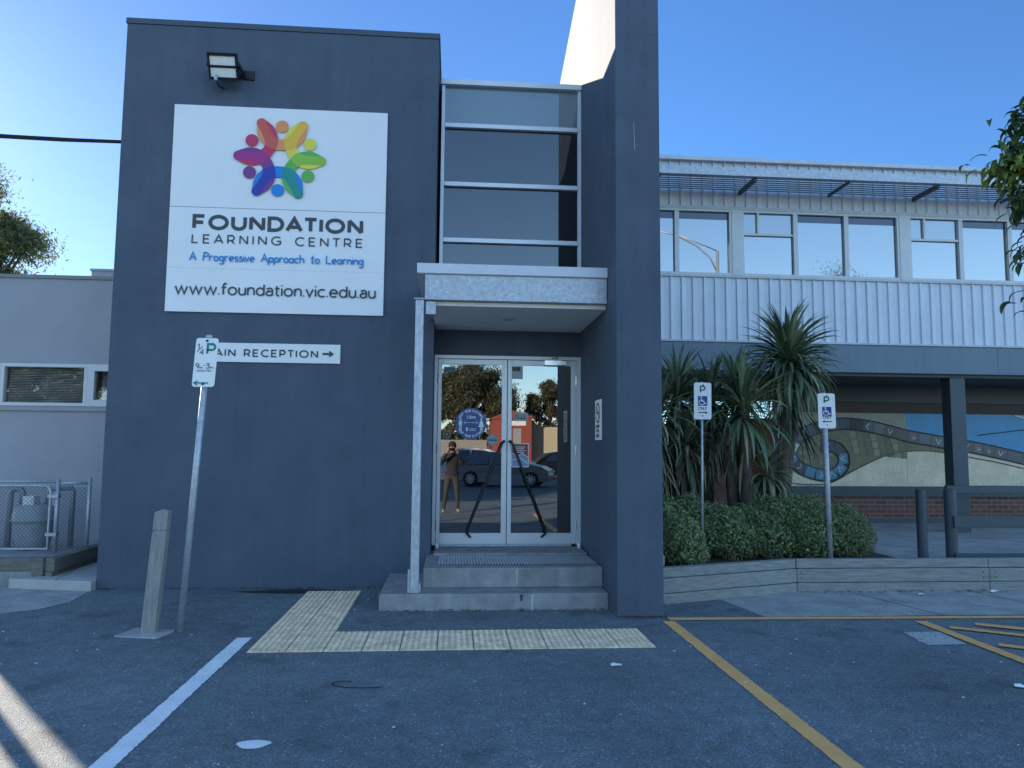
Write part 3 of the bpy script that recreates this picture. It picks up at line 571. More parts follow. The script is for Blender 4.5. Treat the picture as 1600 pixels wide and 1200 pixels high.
# ring of six figures: round head inside a U of arms, neighbouring arms overlap
EC, ER = (-2.125, 5.09), .397
cols = {'o': (.82, .28, .08), 'y': (.78, .66, .05), 'g': (.10, .42, .06), 'b': (0, .20, .60), 'p': (.19, .03, .21), 'r': (.56, .02, .09)}
order = [(88, 'o'), (28, 'y'), (-32, 'g'), (-92, 'b'), (-152, 'p'), (-212, 'r')]
mixc = [(.82, .46, .03), (.26, .50, .04), (0, .25, .22), (.015, .03, .32), (.36, .015, .20), (.62, .09, .06)]
emats = [mat('emblem_' + k, c, .4, var=.03) for k, c in (('orange', cols['o']), ('yellow', cols['y']), ('green', cols['g']), ('blue', cols['b']), ('violet', cols['p']), ('crimson', cols['r']))] + \
        [mat('emblem_' + k, c, .4, var=.03) for k, c in zip(('amber', 'lime', 'teal', 'navy', 'magenta', 'coral'), mixc)]
def catmull(p, n=6):
    o = []
    for i in range(len(p) - 1):
        a, b_, c_, d = (Vector(p[max(0, i - 1)]), Vector(p[i]), Vector(p[i + 1]), Vector(p[min(len(p) - 1, i + 2)]))
        for k in range(n):
            t = k / n; o.append(.5 * ((2 * b_) + (c_ - a) * t + (2 * a - 5 * b_ + 4 * c_ - d) * t * t + (3 * b_ - a - 3 * c_ + d) * t ** 3))
    o.append(Vector(p[-1])); return o
def uquads(ang):
    """quads of one U of arms, in emblem units"""
    cl = catmull([(-.617, 1.068), (-.575, .92), (-.495, .72), (-.30, .50), (0, .42), (.30, .50), (.495, .72), (.575, .92), (.617, 1.068)])
    L = []; n = len(cl)
    for i, p in enumerate(cl):
        d = (cl[min(i + 1, n - 1)] - cl[max(i - 1, 0)]).normalized(); f = i / (n - 1)
        wd = .168 + .042 * max(0, math.sin(math.pi * min(1, abs(2 * f - 1) * 1.08))) ** 1.5 - .02 * abs(2 * f - 1) ** 3; L.append((p + Vector((-d.y, d.x)) * wd, p - Vector((-d.y, d.x)) * wd))
    q = [[L[i][1], L[i + 1][1], L[i + 1][0], L[i][0]] for i in range(n - 1)]
    for e, s in ((0, -1), (n - 1, 1)):                       # round ends
        p = cl[e]; d = (cl[1] - cl[0]).normalized() * -1 if e == 0 else (cl[-1] - cl[-2]).normalized(); nn = Vector((-d.y, d.x)); w = (L[e][0] - L[e][1]).length / 2
        fan = [p + nn * w * math.cos(t) + d * w * math.sin(t) for t in [math.pi * k / 8 for k in range(9)]]
        q.append(fan)
    a = R(ang - 90); ca, sa = math.cos(a), math.sin(a)
    return [[Vector((v.x * ca - v.y * sa, v.x * sa + v.y * ca)) for v in f] for f in q]
def ccw(p): return p if sum(p[i].x * p[(i + 1) % len(p)].y - p[(i + 1) % len(p)].x * p[i].y for i in range(len(p))) > 0 else p[::-1]
def clip(s, c):
    c = ccw(c)
    for i in range(len(c)):
        a, e = c[i], c[(i + 1) % len(c)] - c[i]; o = []
        for j in range(len(s)):
            p, q = s[j], s[(j + 1) % len(s)]
            sp = e.x * (p - a).y - e.y * (p - a).x; sq = e.x * (q - a).y - e.y * (q - a).x
            if sp >= 0: o.append(p)
            if (sp > 0) != (sq > 0) and abs(sp - sq) > 1e-12: o.append(p + (q - p) * (sp / (sp - sq)))
        s = o
        if len(s) < 3: return []
    return s
b = MB(); U = [uquads(a) for a, k in order]
for i in range(6):
    PS.up(); PS.up()
    for q in U[i]: b.poly([PS.at(EC[0] + v.x * ER, EC[1] + v.y * ER) for v in q], i)
    a = R(order[i][0]); disc(b, PS, EC[0] + ER * math.cos(a), EC[1] + ER * math.sin(a), .076, m=i)
for i in range(6):
    PS.up(); PS.up()
    for q in U[i]:
        for r in U[(i + 1) % 6]:
            k = clip(list(q), list(r))
            if len(k) >= 3: b.poly([PS.at(EC[0] + v.x * ER, EC[1] + v.y * ER) for v in k], 6 + i)
make('emblem', b, emats, BS)

# reception sign
RS = thing('reception_sign', 'narrow white wall sign reading main reception with an arrow', 'sign', (-2.2, 8.88, 2.72))
b = MB(); b.box(-2.99, -1.345, 8.875, 8.898, 2.614, 2.84); make('panel', b, WHITE, RS, bevel=.002)
P = Plane((0, 8.874, 0)); b = MB(); text(b, P, 'MAIN RECEPTION', -2.915, 2.676, .092, .0165, 1.312, space=.5)
stroke(b, P, [(-1.552, 2.727), (-1.465, 2.727)], .026); shape(b, P, [(-1.475, 2.768), (-1.415, 2.727), (-1.475, 2.686)]); make('lettering', b, INK, RS)

# floodlight
FL = thing('floodlight', 'black twin-panel led floodlight above the big white sign', 'floodlight', (-2.8, 8.85, 6.2))
def tilt(b, piv, ang):
    c, s = math.cos(ang), math.sin(ang); b.v = [(x, piv[1] + (y - piv[1]) * c - (z - piv[2]) * s, piv[2] + (y - piv[1]) * s + (z - piv[2]) * c) for x, y, z in b.v]; return b
pv = (-2.8, 8.70, 6.2); TA = R(28)
b = MB(); b.box(-2.965, -2.63, 8.60, 8.63, 6.05, 6.08); b.box(-2.965, -2.63, 8.60, 8.63, 6.315, 6.35); b.box(-2.965, -2.63, 8.60, 8.63, 6.19, 6.21); b.box(-2.965, -2.945, 8.60, 8.63, 6.08, 6.315); b.box(-2.65, -2.63, 8.60, 8.63, 6.08, 6.315); b.box(-2.965, -2.63, 8.63, 8.68, 6.05, 6.35)
for k in range(12): b.box(-2.955 + k * .028, -2.947 + k * .028, 8.68, 8.72, 6.06, 6.34)
make('housing', tilt(b, pv, TA), BLACKSTEEL, FL, bevel=.003)
LED = mat('led_lens', (.75, .76, .72), .25, var=.1, scale=60)
for z in (6.083, 6.213):
    b = MB(); b.box(-2.943, -2.652, 8.615, 8.63, z, z + .10); make('lens', tilt(b, pv, TA), LED, FL)
b = MB(); b.box(-2.985, -2.967, 8.62, 8.86, 6.17, 6.22); b.box(-2.628, -2.61, 8.62, 8.86, 6.17, 6.22); b.box(-2.985, -2.61, 8.86, 8.898, 6.15, 6.24); b.box(-2.61, -2.5, 8.875, 8.898, 6.14, 6.25); make('bracket', b, BLACKSTEEL, FL)
b = MB(); b.tube([(-2.88, 8.66, 6.07), (-2.88, 8.67, 6.0), (-2.86, 8.72, 5.96), (-2.86, 8.89, 6.02)], .011, 8); make('cable', b, RUBBER, FL, smooth=True)
b = MB(); b.lathe((-2.88, 8.65, 6.0), [(.02, 0), (.02, .05)], 10); make('gland', b, GALV, FL)

FL.location = (-2.77, 8.85, 6.13)
# no smoking sign on the blade wall
NS = thing('no_smoking_sign', 'narrow white notice with a barred ring on the side of the blade wall', 'sign', (1.62, 8.15, 1.95))
b = MB(); b.box(1.612, 1.6225, 7.99, 8.32, 1.73, 2.175); make('panel', b, WHITE2, NS)
P = Plane((1.612, 8.32, 1.73), (0, -1, 0), (0, 0, 1), (-1, 0, 0)); b = MB()
stroke(b, P, arc(.165, .30, .105, .105, 0, 345, 23), .022, 1, True); stroke(b, P, [(.095, .37), (.235, .23)], .02, 1)
stroke(b, P, [(.1, .30), (.225, .30)], .022, 0); 
for k, (y, w) in enumerate(((.135, .2), (.085, .14), (.03, .18))):
    for j in range(int(w / .028)): rect(b, P, .165 - w / 2 + j * .028, .165 - w / 2 + j * .028 + .017, y, y + .036, 0)
make('lettering', b, [INK, mat('ring_maroon', (.1, .02, .03), .5)], NS)

# ------------------------------------------------------------------ parking signs, bollard
def signpost(name, label, base, top, px, pw, z0, z1, r, kind, yplate, lean=0):
    t = thing(name, label, 'parking sign', base, 'parking signs on steel poles')
    b = MB(); b.tube([base, top], r, 14); make('pole', b, GALV, t, smooth=True)
    b = MB(); b.lathe((top[0], top[1], top[2] - .002), [(r + .002, 0), (r + .002, .02), (r * .5, .03)], 12); make('pole_cap', b, GALV, t)
    pl = plate(px - pw / 2, px + pw / 2, z0, z1, .025, yplate, yplate + .003)
    P = Plane((px, yplate - .001, z0)); b = MB(); hgt = z1 - z0
    if kind == 'time':
        text(b, P, '1', -.082, hgt - .105, .052, .0075, m=0); stroke(b, P, [(-.08, hgt - .125), (-.035, hgt - .075)], .0065, 0); text(b, P, '4', -.058, hgt - .152, .052, .0075, m=0)
        text(b, P, 'P', .0, hgt - .15, .105, .019, m=1)
        text(b, P, '9', -.085, .165, .05, .008, m=0); text(b, P, 'AM', -.05, .165, .017, .003, .03, m=0); stroke(b, P, [(-.012, .195), (.003, .195)], .006, 0)
        text(b, P, '3', .008, .165, .05, .008, m=0); text(b, P, 'PM', .048, .165, .017, .003, .03, m=0)
        text(b, P, 'MON-FRI', -.068, .135, .02, .0032, .125, m=0)
        stroke(b, P, [(-.075, .035), (.045, .035)], .011, 1); stroke(b, P, [(-.05, .055), (-.08, .035), (-.05, .015)], .010, 1)
        disc(b, P, .0, hgt - .025, .011, m=2); disc(b, P, .0, .026, .011, m=2)
        mats = [mat('sign_grey_ink', (.1, .13, .14), .5), TEAL, RUBBER]
    else:
        text(b, P, 'P', -.035, hgt - .125, .09, .016, m=1); disc(b, P, .005, hgt - .028, .009, m=1)
        rect(b, P, -.057, .057, hgt - .278, hgt - .163, 2)
        y0 = hgt - .278
        disc(b, P, -.018, y0 + .1, .0095, m=3, n=14)
        stroke(b, P, [(-.017, y0 + .086), (-.013, y0 + .052), (.016, y0 + .052), (.03, y0 + .024), (.045, y0 + .03)], .0095, 3)
        stroke(b, P, [(-.015, y0 + .066), (.012, y0 + .066)], .007, 3)
        stroke(b, P, arc(-.012, y0 + .042, .031, .031, 115, 345, 14), .008, 3)
        text(b, P, 'ONLY', -.056, .113, .036, .005, .112, m=0)
        d = 1 if kind == 'right' else -1
        stroke(b, P, [(-.055 * d, .082), (.04 * d, .082)], .011, 0); shape(b, P, [(.034 * d, .099), (.062 * d, .082), (.034 * d, .065)][::d], 0)
        disc(b, P, .0, .042, .008, m=0)
        mats = [mat('sign_ink', (.035, .05, .06), .5), mat('sign_green', (.0, .12, .055), .5), BLUE, WHITE2]
    # lean plate and marks with the pole
    k = lean
    for q in (pl, b): q.v = [(x + (z - (z0 + z1) / 2) * k, y, z) for x, y, z in q.v]
    make('plate', pl, WHITE2, t); make('lettering', b, mats, t)
    return t
signpost('parking_sign', 'quarter hour parking sign with teal letters on a leaning galvanised pole', (-2.365, 6.89, 0), (-2.228, 6.90, 2.61), -2.241, .197, 2.158, 2.602, .029, 'time', 6.862, .055)
signpost('parking_sign', 'disabled parking sign with its arrow pointing right, standing among the hedge', (2.951, 8.66, .2), (2.975, 8.66, 2.42), 2.977, .213, 1.994, 2.434, .016, 'right', 8.638, .012)
signpost('parking_sign', 'disabled parking sign with its arrow pointing left, partly hung over by strap leaves', (4.52, 8.66, .2), (4.49, 8.66, 2.31), 4.509, .215, 1.902, 2.325, .032, 'left', 8.625, -.01)
BO = thing('timber_bollard', 'square weathered timber bollard leaning in a small concrete footing', 'bollard', (-2.6, 6.85, 0))
b = MB()
def lean(x, z): return x - .012 + z * .066
def sq(cx, cy, z, s, a=R(3)):
    return [(lean(cx, z) + s * math.cos(a + k * math.pi / 2 + math.pi / 4), cy + s * math.sin(a + k * math.pi / 2 + math.pi / 4), z) for k in range(4)]
rings = [(-.05, .083), (.868, .082), (.872, .072), (.885, .072), (.889, .082), (1.045, .081), (1.066, .012)]
for z, s_ in rings: b.v += sq(-2.595, 6.85, z, s_)
for k in range(len(rings) - 1):
    for j in range(4): b.f.append((k * 4 + j, k * 4 + (j + 1) % 4, k * 4 + 4 + (j + 1) % 4, k * 4 + 4 + j)); b.m.append(0)
b.f.append((24, 25, 26, 27)); b.m.append(0); make('post', b, POSTW, BO, bevel=.004)
b = MB(); b.prism([(-2.85, 6.72, -.05), (-2.47, 6.63, -.05), (-2.40, 6.92, -.05), (-2.78, 7.0, -.05)], (0, 0, .062)); make('footing', b, APRON, BO, bevel=.006)

# ------------------------------------------------------------------ left: low wing, path edge, gas meter cage
LW = thing('low_wing', 'long low grey rendered wing with a strip window, behind the gas meter cage', 'building', (-6, 11.5, 0))
b = MB()
b.box(-7.98, -3.99, 11.5, 20, -.1, 2.2); b.box(-7.98, -3.99, 11.5, 20, 2.83, 4.12); b.box(-7.98, -7.3, 11.5, 20, 2.2, 2.83); b.box(-7.3, -3.99, 13.5, 20, 2.2, 2.83)
make('wall', b, GREYWALL, LW)
b = MB(); b.box(-8.0, -3.99, 11.47, 20.02, 4.12, 4.175); make('parapet_cap', b, mat('grey_cap', (.2, .21, .23), .5), LW, bevel=.004)
b = MB(); b.box(-8.0, -3.99, 11.46, 11.499, 2.13, 2.2); make('sill', b, GREYWALL, LW, bevel=.004)
for x0, x1, th, blind in ((-7.2, -6.66, .05, 0), (-6.66, -5.43, .05, 1), (-5.43, -4.3, .10, 0)):
    f = MB(); f.box(x0, x1, 11.44, 11.52, 2.20, 2.20 + th); f.box(x0, x1, 11.44, 11.52, 2.83 - th, 2.83); f.box(x0, x0 + th, 11.44, 11.52, 2.2 + th, 2.83 - th); f.box(x1 - th, x1, 11.44, 11.52, 2.2 + th, 2.83 - th)
    wdw = make('window', f, WFRAME, LW, bevel=.004)
    p = MB(); p.box(x0 + th, x1 - th, 11.49, 11.496, 2.2 + th, 2.83 - th); make('pane', p, GLASSL, wdw)
    if blind:
        s = MB()
        for k in range(22): z = 2.26 + k * .0245; s.prism([(x0 + .06, 11.555, z), (x0 + .06, 11.575, z + .012), (x0 + .06, 11.576, z + .0135), (x0 + .06, 11.556, z + .0015)], (x1 - x0 - .12, 0, 0))
        make('blind', s, mat('blind_slat', (.85, .84, .82), .5), wdw)
    else:
        s = MB(); s.box(x0 + th, x1 - th, 11.7, 11.71, 2.2, 2.83); make('curtain', s, mat('window_curtain', (.35, .42, .5), .8), wdw)
b = MB(); b.box(-6.2, -5.8, 13, 13.6, 4.12, 4.6); b.box(-6.22, -5.78, 12.98, 13.62, 4.6, 4.64); single('roof_vent', b, [mat('vent_grey', (.35, .36, .38), .5)], 'small grey box vent on the roof of the low wing', 'vent', (-6, 13.3, 4.17))

TE = thing('path_edging', 'low weathered timber sleeper edging round the gas meter cage', 'retaining wall', (-4.7, 9.3, 0))
b = MB(); b.prism([(-4.70, 9.16, .16), (-4.58, 9.13, .16), (-4.62, 11.2, .16), (-4.76, 11.2, .16)], (0, 0, .155)); make('sleeper', b, SLEEP2, TE, bevel=.01)
b = MB(); b.prism([(-4.685, 9.14, .0), (-4.60, 9.12, .0), (-4.635, 11.2, .0), (-4.76, 11.2, .0)], (0, 0, .158)); make('sleeper', b, SLEEP2, TE, bevel=.008)
b = MB(); b.box(-8, -4.83, 9.14, 9.26, .17, .315); make('sleeper', b, SLEEP2, TE, bevel=.01)
b = MB(); b.box(-8, -4.83, 9.15, 9.25, 0, .168); make('sleeper', b, POSTW, TE, bevel=.008)
b = MB(); b.box(-4.83, -4.705, 9.125, 9.27, .0, .318); make('corner_post', b, SLEEP2, TE, bevel=.008)
b = MB(); b.box(-8, -4.76, 9.26, 11.5, -.05, .26); struct('meter_slab', b, APRON)

GC = thing('meter_cage', 'galvanised chain-link cage with a gate around the gas meter', 'fence', (-5.3, 10, .26))
def pipe(pts, r=.021): q = MB(); q.tube(pts, r, 10); return q
Y0, Z0, Z1 = 9.95, .27, 1.16
make('post', pipe([(-4.92, Y0, Z0), (-4.92, Y0, Z1 + .03)], .027), GALV, GC, smooth=True)
make('post', pipe([(-4.58, 10.05, Z0), (-4.58, 10.05, Z1 + .05)], .024), GALV, GC, smooth=True)
make('post', pipe([(-6.05, Y0, Z0), (-6.05, Y0, Z1 + .03)], .027), GALV, GC, smooth=True)
q = pipe([(-6.6, Y0, Z1), (-4.92, Y0, Z1)], .018); q.tube([(-4.92, Y0, Z1 - .02), (-4.58, 10.05, Z1 - .02)], .018, 8); make('rail', q, GALV, GC, smooth=True)
g = MB(); g.tube([(-6.0, Y0 - .03, Z0 + .05), (-6.0, Y0 - .03, 1.04), (-5.98, Y0 - .03, 1.09), (-5.93, Y0 - .03, 1.11), (-5.06, Y0 - .03, 1.11), (-5.01, Y0 - .03, 1.09), (-4.99, Y0 - .03, 1.04), (-4.99, Y0 - .03, Z0 + .05), (-6.0, Y0 - .03, Z0 + .05)], .019, 8)
gt = make('gate', g, GALV, GC, smooth=True)
for z in (.5, .98): q = MB(); q.box(-5.02, -4.89, Y0 - .05, Y0 + .03, z - .02, z + .02); make('hinge', q, GALV, gt)
def mesh_wire(o, du, L, z0, z1, pitch=.05, r=.0028):
    """chain link: zig-zag wires, every second one mirrored, along direction du"""
    b = MB(); du = Vector(du); n = int(L / pitch); m_ = int((z1 - z0) / (pitch / 1.0))
    nrm = Vector((-du.y, du.x, 0))
    for i in range(n + 1):
        pts = []
        for k in range(2 * m_ + 1):
            a = i * pitch + (pitch / 2 if k % 2 else 0) ; pts.append(Vector(o) + du * a + Vector((0, 0, z0 + k * pitch / 2)) + nrm * (.002 if k % 2 else -.002))
        b.tube(pts, r, 4, caps=False)
        pts = [Vector(o) + du * (i * pitch - (pitch / 2 if k % 2 else 0)) + Vector((0, 0, z0 + k * pitch / 2)) + nrm * (.004 if k % 2 else .0) for k in range(2 * m_ + 1)]
        b.tube(pts, r, 4, caps=False)
    return b
WIRE = mat('mesh_wire', (.1, .1, .11), .5, .5)
make('mesh', mesh_wire((-5.96, Y0 - .03, 0), (1, 0, 0), .94, .34, 1.09), WIRE, gt)
d = Vector((.34, .1, 0)).normalized(); make('mesh', mesh_wire((-4.90, Y0 + .005, 0), d, .32, .29, 1.14), WIRE, GC)
GC.location.x -= .08
make('mesh', mesh_wire((-6.6, Y0, 0), (1, 0, 0), .5, .29, 1.14), WIRE, GC)
GM = thing('gas_meter', 'squat pale gas meter drum with elbow pipes inside the wire cage', 'gas meter', (-5.36, 10.35, .26))
b = MB(); b.lathe((-5.36, 10.35, .27), [(.16, 0), (.19, .02), (.215, .15), (.235, .31), (.25, .36), (.262, .365), (.262, .385), (.25, .39), (.25, .45), (.225, .54), (.17, .575), (.08, .585)], 28); make('body', b, mat('meter_paint', (.36, .40, .42), .45, var=.08), GM, smooth=True)
b = MB(); b.box(-5.44, -5.3, 10.2, 10.36, .83, .96); b.box(-5.42, -5.32, 10.19, 10.2, .86, .93); make('index_box', b, WHITE2, GM, bevel=.012)
b = MB(); b.tube([(-5.52, 10.35, .84), (-5.52, 10.35, 1.0), (-5.55, 10.35, 1.04), (-5.6, 10.35, 1.05), (-5.66, 10.35, 1.03), (-5.68, 10.35, .96), (-5.68, 10.35, .28)], .04, 12)
b.tube([(-5.2, 10.35, .84), (-5.2, 10.35, 1.0), (-5.17, 10.36, 1.05), (-5.1, 10.4, 1.05), (-4.98, 10.5, 1.05), (-4.96, 10.5, 1.0), (-4.96, 10.5, .28)], .035, 12)
make('pipe', b, mat('pipe_paint', (.3, .33, .36), .5, .2, var=.15), GM, smooth=True)
GM.location.x -= .12
# cable and pole
b = MB(); b.tube([(-4.0, 8.98, 5.272), (-4.6, 8.965, 5.268), (-5.3, 8.95, 5.275), (-6.06, 8.95, 5.30)], .018, 8); b.tube([(-4.0, 8.975, 5.258), (-4.7, 8.96, 5.246), (-5.4, 8.945, 5.252), (-6.06, 8.945, 5.28)], .013, 8)
single('overhead_cable', b, [RUBBER], 'black overhead cable running left from the top of the dark block', 'cable', (-4, 8.98, 5.28), smooth=True)
b = MB(); b.tube([(-6.12, 8.95, -.2), (-6.12, 8.95, 5.6)], [.06, .05], 12); single('power_pole', b, [GALV], 'plain steel pole holding the far end of the overhead cable', 'pole', (-6.12, 8.95, 0), smooth=True)

# ------------------------------------------------------------------ right: sleeper wall, garden, two-storey wing
SW = thing('sleeper_wall', 'low retaining wall of stacked grey timber sleepers in front of the garden bed', 'retaining wall', (4, 8.4, 0))
def sleeper(p, q, z0, z1, th, out):
    """one sleeper from p to q (front face), thickness going back"""
    p, q = Vector((*p, 0)), Vector((*q, 0)); d = (q - p).normalized(); n = Vector((-d.y, d.x, 0)); b = MB()
    p2, q2 = p - n * out + d * .003, q - n * out - d * .003
    b.prism([p2 + Vector((0, 0, z0)), q2 + Vector((0, 0, z0)), q2 + n * th + Vector((0, 0, z0)), p2 + n * th + Vector((0, 0, z0))], (0, 0, z1 - z0)); return b
A, B_, C_ = (2.085, 7.79), (4.0, 8.45), (6.36, 8.45)
for p, q in ((A, B_), (B_, C_), (C_, (8.8, 8.45)), ((8.8, 8.45), (11.3, 8.45)), ((11.3, 8.45), (14, 8.45))):
    for z0, z1, o_ in ((-.05, .105, 0), (.112, .264, .004), (.270, .372, -.012)):
        make('sleeper', sleeper(p, q, z0, z1, .10, o_), SLEEP, SW, bevel=.007)
b = MB()
for x in (4.05, 6.28, 6.43, 8.72): 
    for z in (.16, .22): b.lathe((x, 8.447, z), [(.008, -.003), (.008, .002)], 8, axis='Y')
make('bolt', b, RUBBER, SW)
b = MB(); b.poly([(2.085, 7.9, .32), (4.0, 8.54, .32), (5.5, 8.54, .32), (5.5, 11.2, .32), (2.085, 11.2, .32)]); struct('garden_soil', b, SOIL)
b = MB(); b.box(5.5, 18, 8.56, 17, -.1, .25); b.box(2.09, 5.5, 11.2, 17, -.1, .25); struct('verandah_floor', b, APRON)

TW = thing('two_storey_wing', 'two storey wing with white ribbed cladding, mirrored windows and an open undercroft', 'building', (8, 12.2, 0))
def ribs(x0, x1, z0, z1, y, pitch=.194, dep=.028):
    b = MB(); x = x0; prof = []
    while x < x1:
        prof += [(x, y), (x + .012, y - dep), (x + .034, y - dep), (x + .046, y), (x + .118, y), (x + .121, y - .003), (x + .127, y - .003), (x + .13, y)]; x += pitch
    for (xa, ya), (xb, yb) in zip(prof, prof[1:]): b.poly([(xa, ya, z0), (xb, yb, z0), (xb, yb, z1), (xa, ya, z1)])
    return b
make('cladding', ribs(2.1, 17, 3.50, 4.585, 12.2), CLAD, TW)
make('cladding', ribs(2.1, 17, 5.84, 6.64, 12.2), CLAD, TW)
b = MB(); b.box(2.1, 17, 12.16, 12.24, 4.585, 4.625); b.box(2.1, 17, 12.15, 12.24, 3.465, 3.50); b.box(2.1, 17, 12.165, 12.24, 5.78, 5.84); make('flashing', b, mat('flashing_grey', (.5, .52, .55), .45), TW, bevel=.003)
b = MB(); b.box(2.09, 17, 12.10, 12.30, 6.62, 6.69); b.box(2.09, 17, 12.30, 20, 6.60, 6.68); make('roof', b, mat('roof_flashing', (.55, .57, .6), .4), TW, bevel=.005)
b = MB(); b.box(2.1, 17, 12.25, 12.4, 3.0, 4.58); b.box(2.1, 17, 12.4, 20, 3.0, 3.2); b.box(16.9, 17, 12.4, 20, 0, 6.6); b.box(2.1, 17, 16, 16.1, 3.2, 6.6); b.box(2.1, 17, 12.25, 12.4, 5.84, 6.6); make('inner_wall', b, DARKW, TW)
b = MB(); b.box(2.09, 17, 12.17, 12.249, 2.985, 3.46)
for x in (4.9, 8.2, 9.62, 12.4): pass
make('fascia', b, BEAM, TW, bevel=.004)
for x in (5.9, 9.5, 13): b = MB(); b.box(x, x + .006, 12.1685, 12.1698, 3.0, 3.45); make('fascia_joint', b, DARKP, TW)
b = MB(); b.box(1.7, 2.085, 14.5, 24, -.1, 5.5); make('sun_block_wall', b, DARKW, TW)  # unseen wall added to keep the sun off the verandah floor
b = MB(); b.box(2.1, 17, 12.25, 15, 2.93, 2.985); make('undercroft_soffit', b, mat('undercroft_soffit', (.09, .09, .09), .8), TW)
# upper windows: bays of three lights between wide posts
def light(x0, x1, transom):
    f = MB(); t = .04; y0, y1 = 12.17, 12.25; z0, z1 = 4.626, 5.779
    f.box(x0, x1, y0, y1, z0, z0 + t); f.box(x0, x1, y0, y1, z1 - t, z1); f.box(x0, x0 + t, y0, y1, z0 + t, z1 - t); f.box(x1 - t, x1, y0, y1, z0 + t, z1 - t)
    if transom: f.box(x0 + t, x1 - t, y0 + .01, y1, 5.34, 5.38); f.box(x0 + .28, x0 + .315, y0 + .01, y1, 5.38, z1 - t)
    o = make('window', f, WFRAME, TW, bevel=.003)
    def pane(a, b_, c, d, g=GLASSW):
        p = MB(); k = random.uniform(-.0028, .0028); p.poly([(a, 12.225 + k, c), (b_, 12.225 - k, c), (b_, 12.225 - k * .5, d), (a, 12.225 + k, d)]); make('pane', p, g, o)
    if transom: pane(x0 + t, x1 - t, z0 + t, 5.34); pane(x0 + t, x0 + .28, 5.38, z1 - t, GLASSG2); pane(x0 + .315, x1 - t, 5.38, z1 - t, GLASSG2)
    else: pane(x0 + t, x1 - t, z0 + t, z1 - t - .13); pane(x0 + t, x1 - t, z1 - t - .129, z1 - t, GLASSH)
GLASSH = glass('dark_reflection_glass', .04, (.2, .24, .28), behind=(.03, .045, .09), opaque=.9)  # dark strip: reflection of the sunshade painted into the top of each pane
GLASSG2 = glass('vent_glass', .25, (.2, .24, .28), behind=(.12, .14, .17), opaque=.8)
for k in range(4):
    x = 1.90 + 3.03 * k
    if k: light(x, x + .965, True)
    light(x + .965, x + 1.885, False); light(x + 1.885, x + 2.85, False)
    b = MB(); b.box(x + 2.85, x + 3.03, 12.16, 12.25, 4.626, 5.779); make('window_post', b, WFRAME, TW, bevel=.004)
# louvred sunshade along the eave
b = MB(); b.box(2.1, 17, 11.40, 11.47, 6.09, 6.23); b.box(2.1, 17, 11.47, 11.52, 6.09, 6.10); ss = make('sunshade', b, GALV, TW, bevel=.003)
LOUV = mat('louvre_blue', (.075, .095, .125), .45, .3)
for k in range(7):
    y = 11.535 + k * .093; b = MB(); b.prism([(2.1, y, 6.10), (2.1, y + .045, 6.138), (2.1, y + .048, 6.134), (2.1, y + .003, 6.096)], (14.9, 0, 0)); make('louvre', b, LOUV, ss)
for x, w in ((1.7, .05), (3.3, .025), (4.9, .05), (6.5, .025), (8.06, .05), (9.7, .025), (11.2, .05), (12.8, .025), (14.4, .05)):
    b = MB(); b.box(x - w / 2, x + w / 2, 11.47, 12.17, 6.04 if w > .03 else 6.06, 6.11); make('arm', b, DARKP, ss)
b = MB(); b.box(8.66, 8.94, 12.26, 12.5, 0.2, 2.93); make('column', b, DARKP, TW, bevel=.01)
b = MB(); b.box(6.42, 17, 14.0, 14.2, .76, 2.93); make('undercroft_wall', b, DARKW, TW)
b = MB(); b.box(6.42, 17, 13.95, 14.0, 2.60, 2.93); b.box(6.30, 17, 13.93, 14.0, .76, .955); b.box(6.42, 17, 13.98, 14.1, .25, .34); make('trim_band', b, DARKP, TW)
b = MB(); b.box(6.42, 17, 13.99, 14.2, .34, .76); make('brick_plinth', b, BRICK, TW)
b = MB(); b.box(6.3, 6.42, 13.94, 14.2, .96, 2.93); make('end_post', b, WFRAME, TW)
b = MB(); b.box(3.4, 3.5, 13.2, 13.3, .25, 2.93); b.box(2.4, 2.5, 13.2, 13.3, .25, 2.93); b.box(2.4, 6.3, 13.2, 13.25, 2.75, 2.93); make('verandah_frame', b, WFRAME, TW)
b = MB(); b.box(6.1, 7.9, 17, 17.2, .25, 2.4); single('courtyard_wall', b, [PINK], 'salmon pink wall glimpsed through the strap leaves beyond the undercroft', 'wall', (7, 17, .25))
b = MB(); b.box(2.1, 6.1, 17, 17.2, .25, 2.25); single('dark_fence', b, [DARKW], 'dark boundary fence half hidden behind the left strap-leaved plants', 'fence', (3, 17, .25))

# mosaic mural on the undercroft wall
MU = thing('mosaic_mural', 'long mosaic mural with a shell spiral of tiles and a blue sky', 'mural', (9, 13.98, .96))
b = MB()
for x0, x1 in ((6.43, 8.91), (8.915, 11.39), (11.395, 13.9), (13.905, 16.5)): b.box(x0, x1, 13.972, 13.998, .957, 2.385)
make('panel', b, mat('mural_sand', (.72, .62, .45), .7, var=.16, scale=3, fine=.1, fscale=25), MU)
P = Plane((0, 13.972, 0)); b = MB()
band = [(14.5, .98), (13.2, 1.18), (12.4, 1.32), (11.65, 1.45), (10.85, 1.62), (10.29, 1.73), (9.81, 1.80), (9.33, 1.88), (8.94, 1.94), (8.62, 2.02), (8.23, 2.11), (7.88, 2.16), (7.6, 2.17), (7.29, 2.13), (6.99, 2.05), (6.75, 1.90), (6.6, 1.74), (6.55, 1.57), (6.62, 1.40), (6.78, 1.28), (7.03, 1.19), (7.26, 1.16), (7.43, 1.19), (7.58, 1.32), (7.62, 1.47), (7.58, 1.60), (7.47, 1.70), (7.32, 1.74), (7.15, 1.74)]
cl = catmull(band, 5)
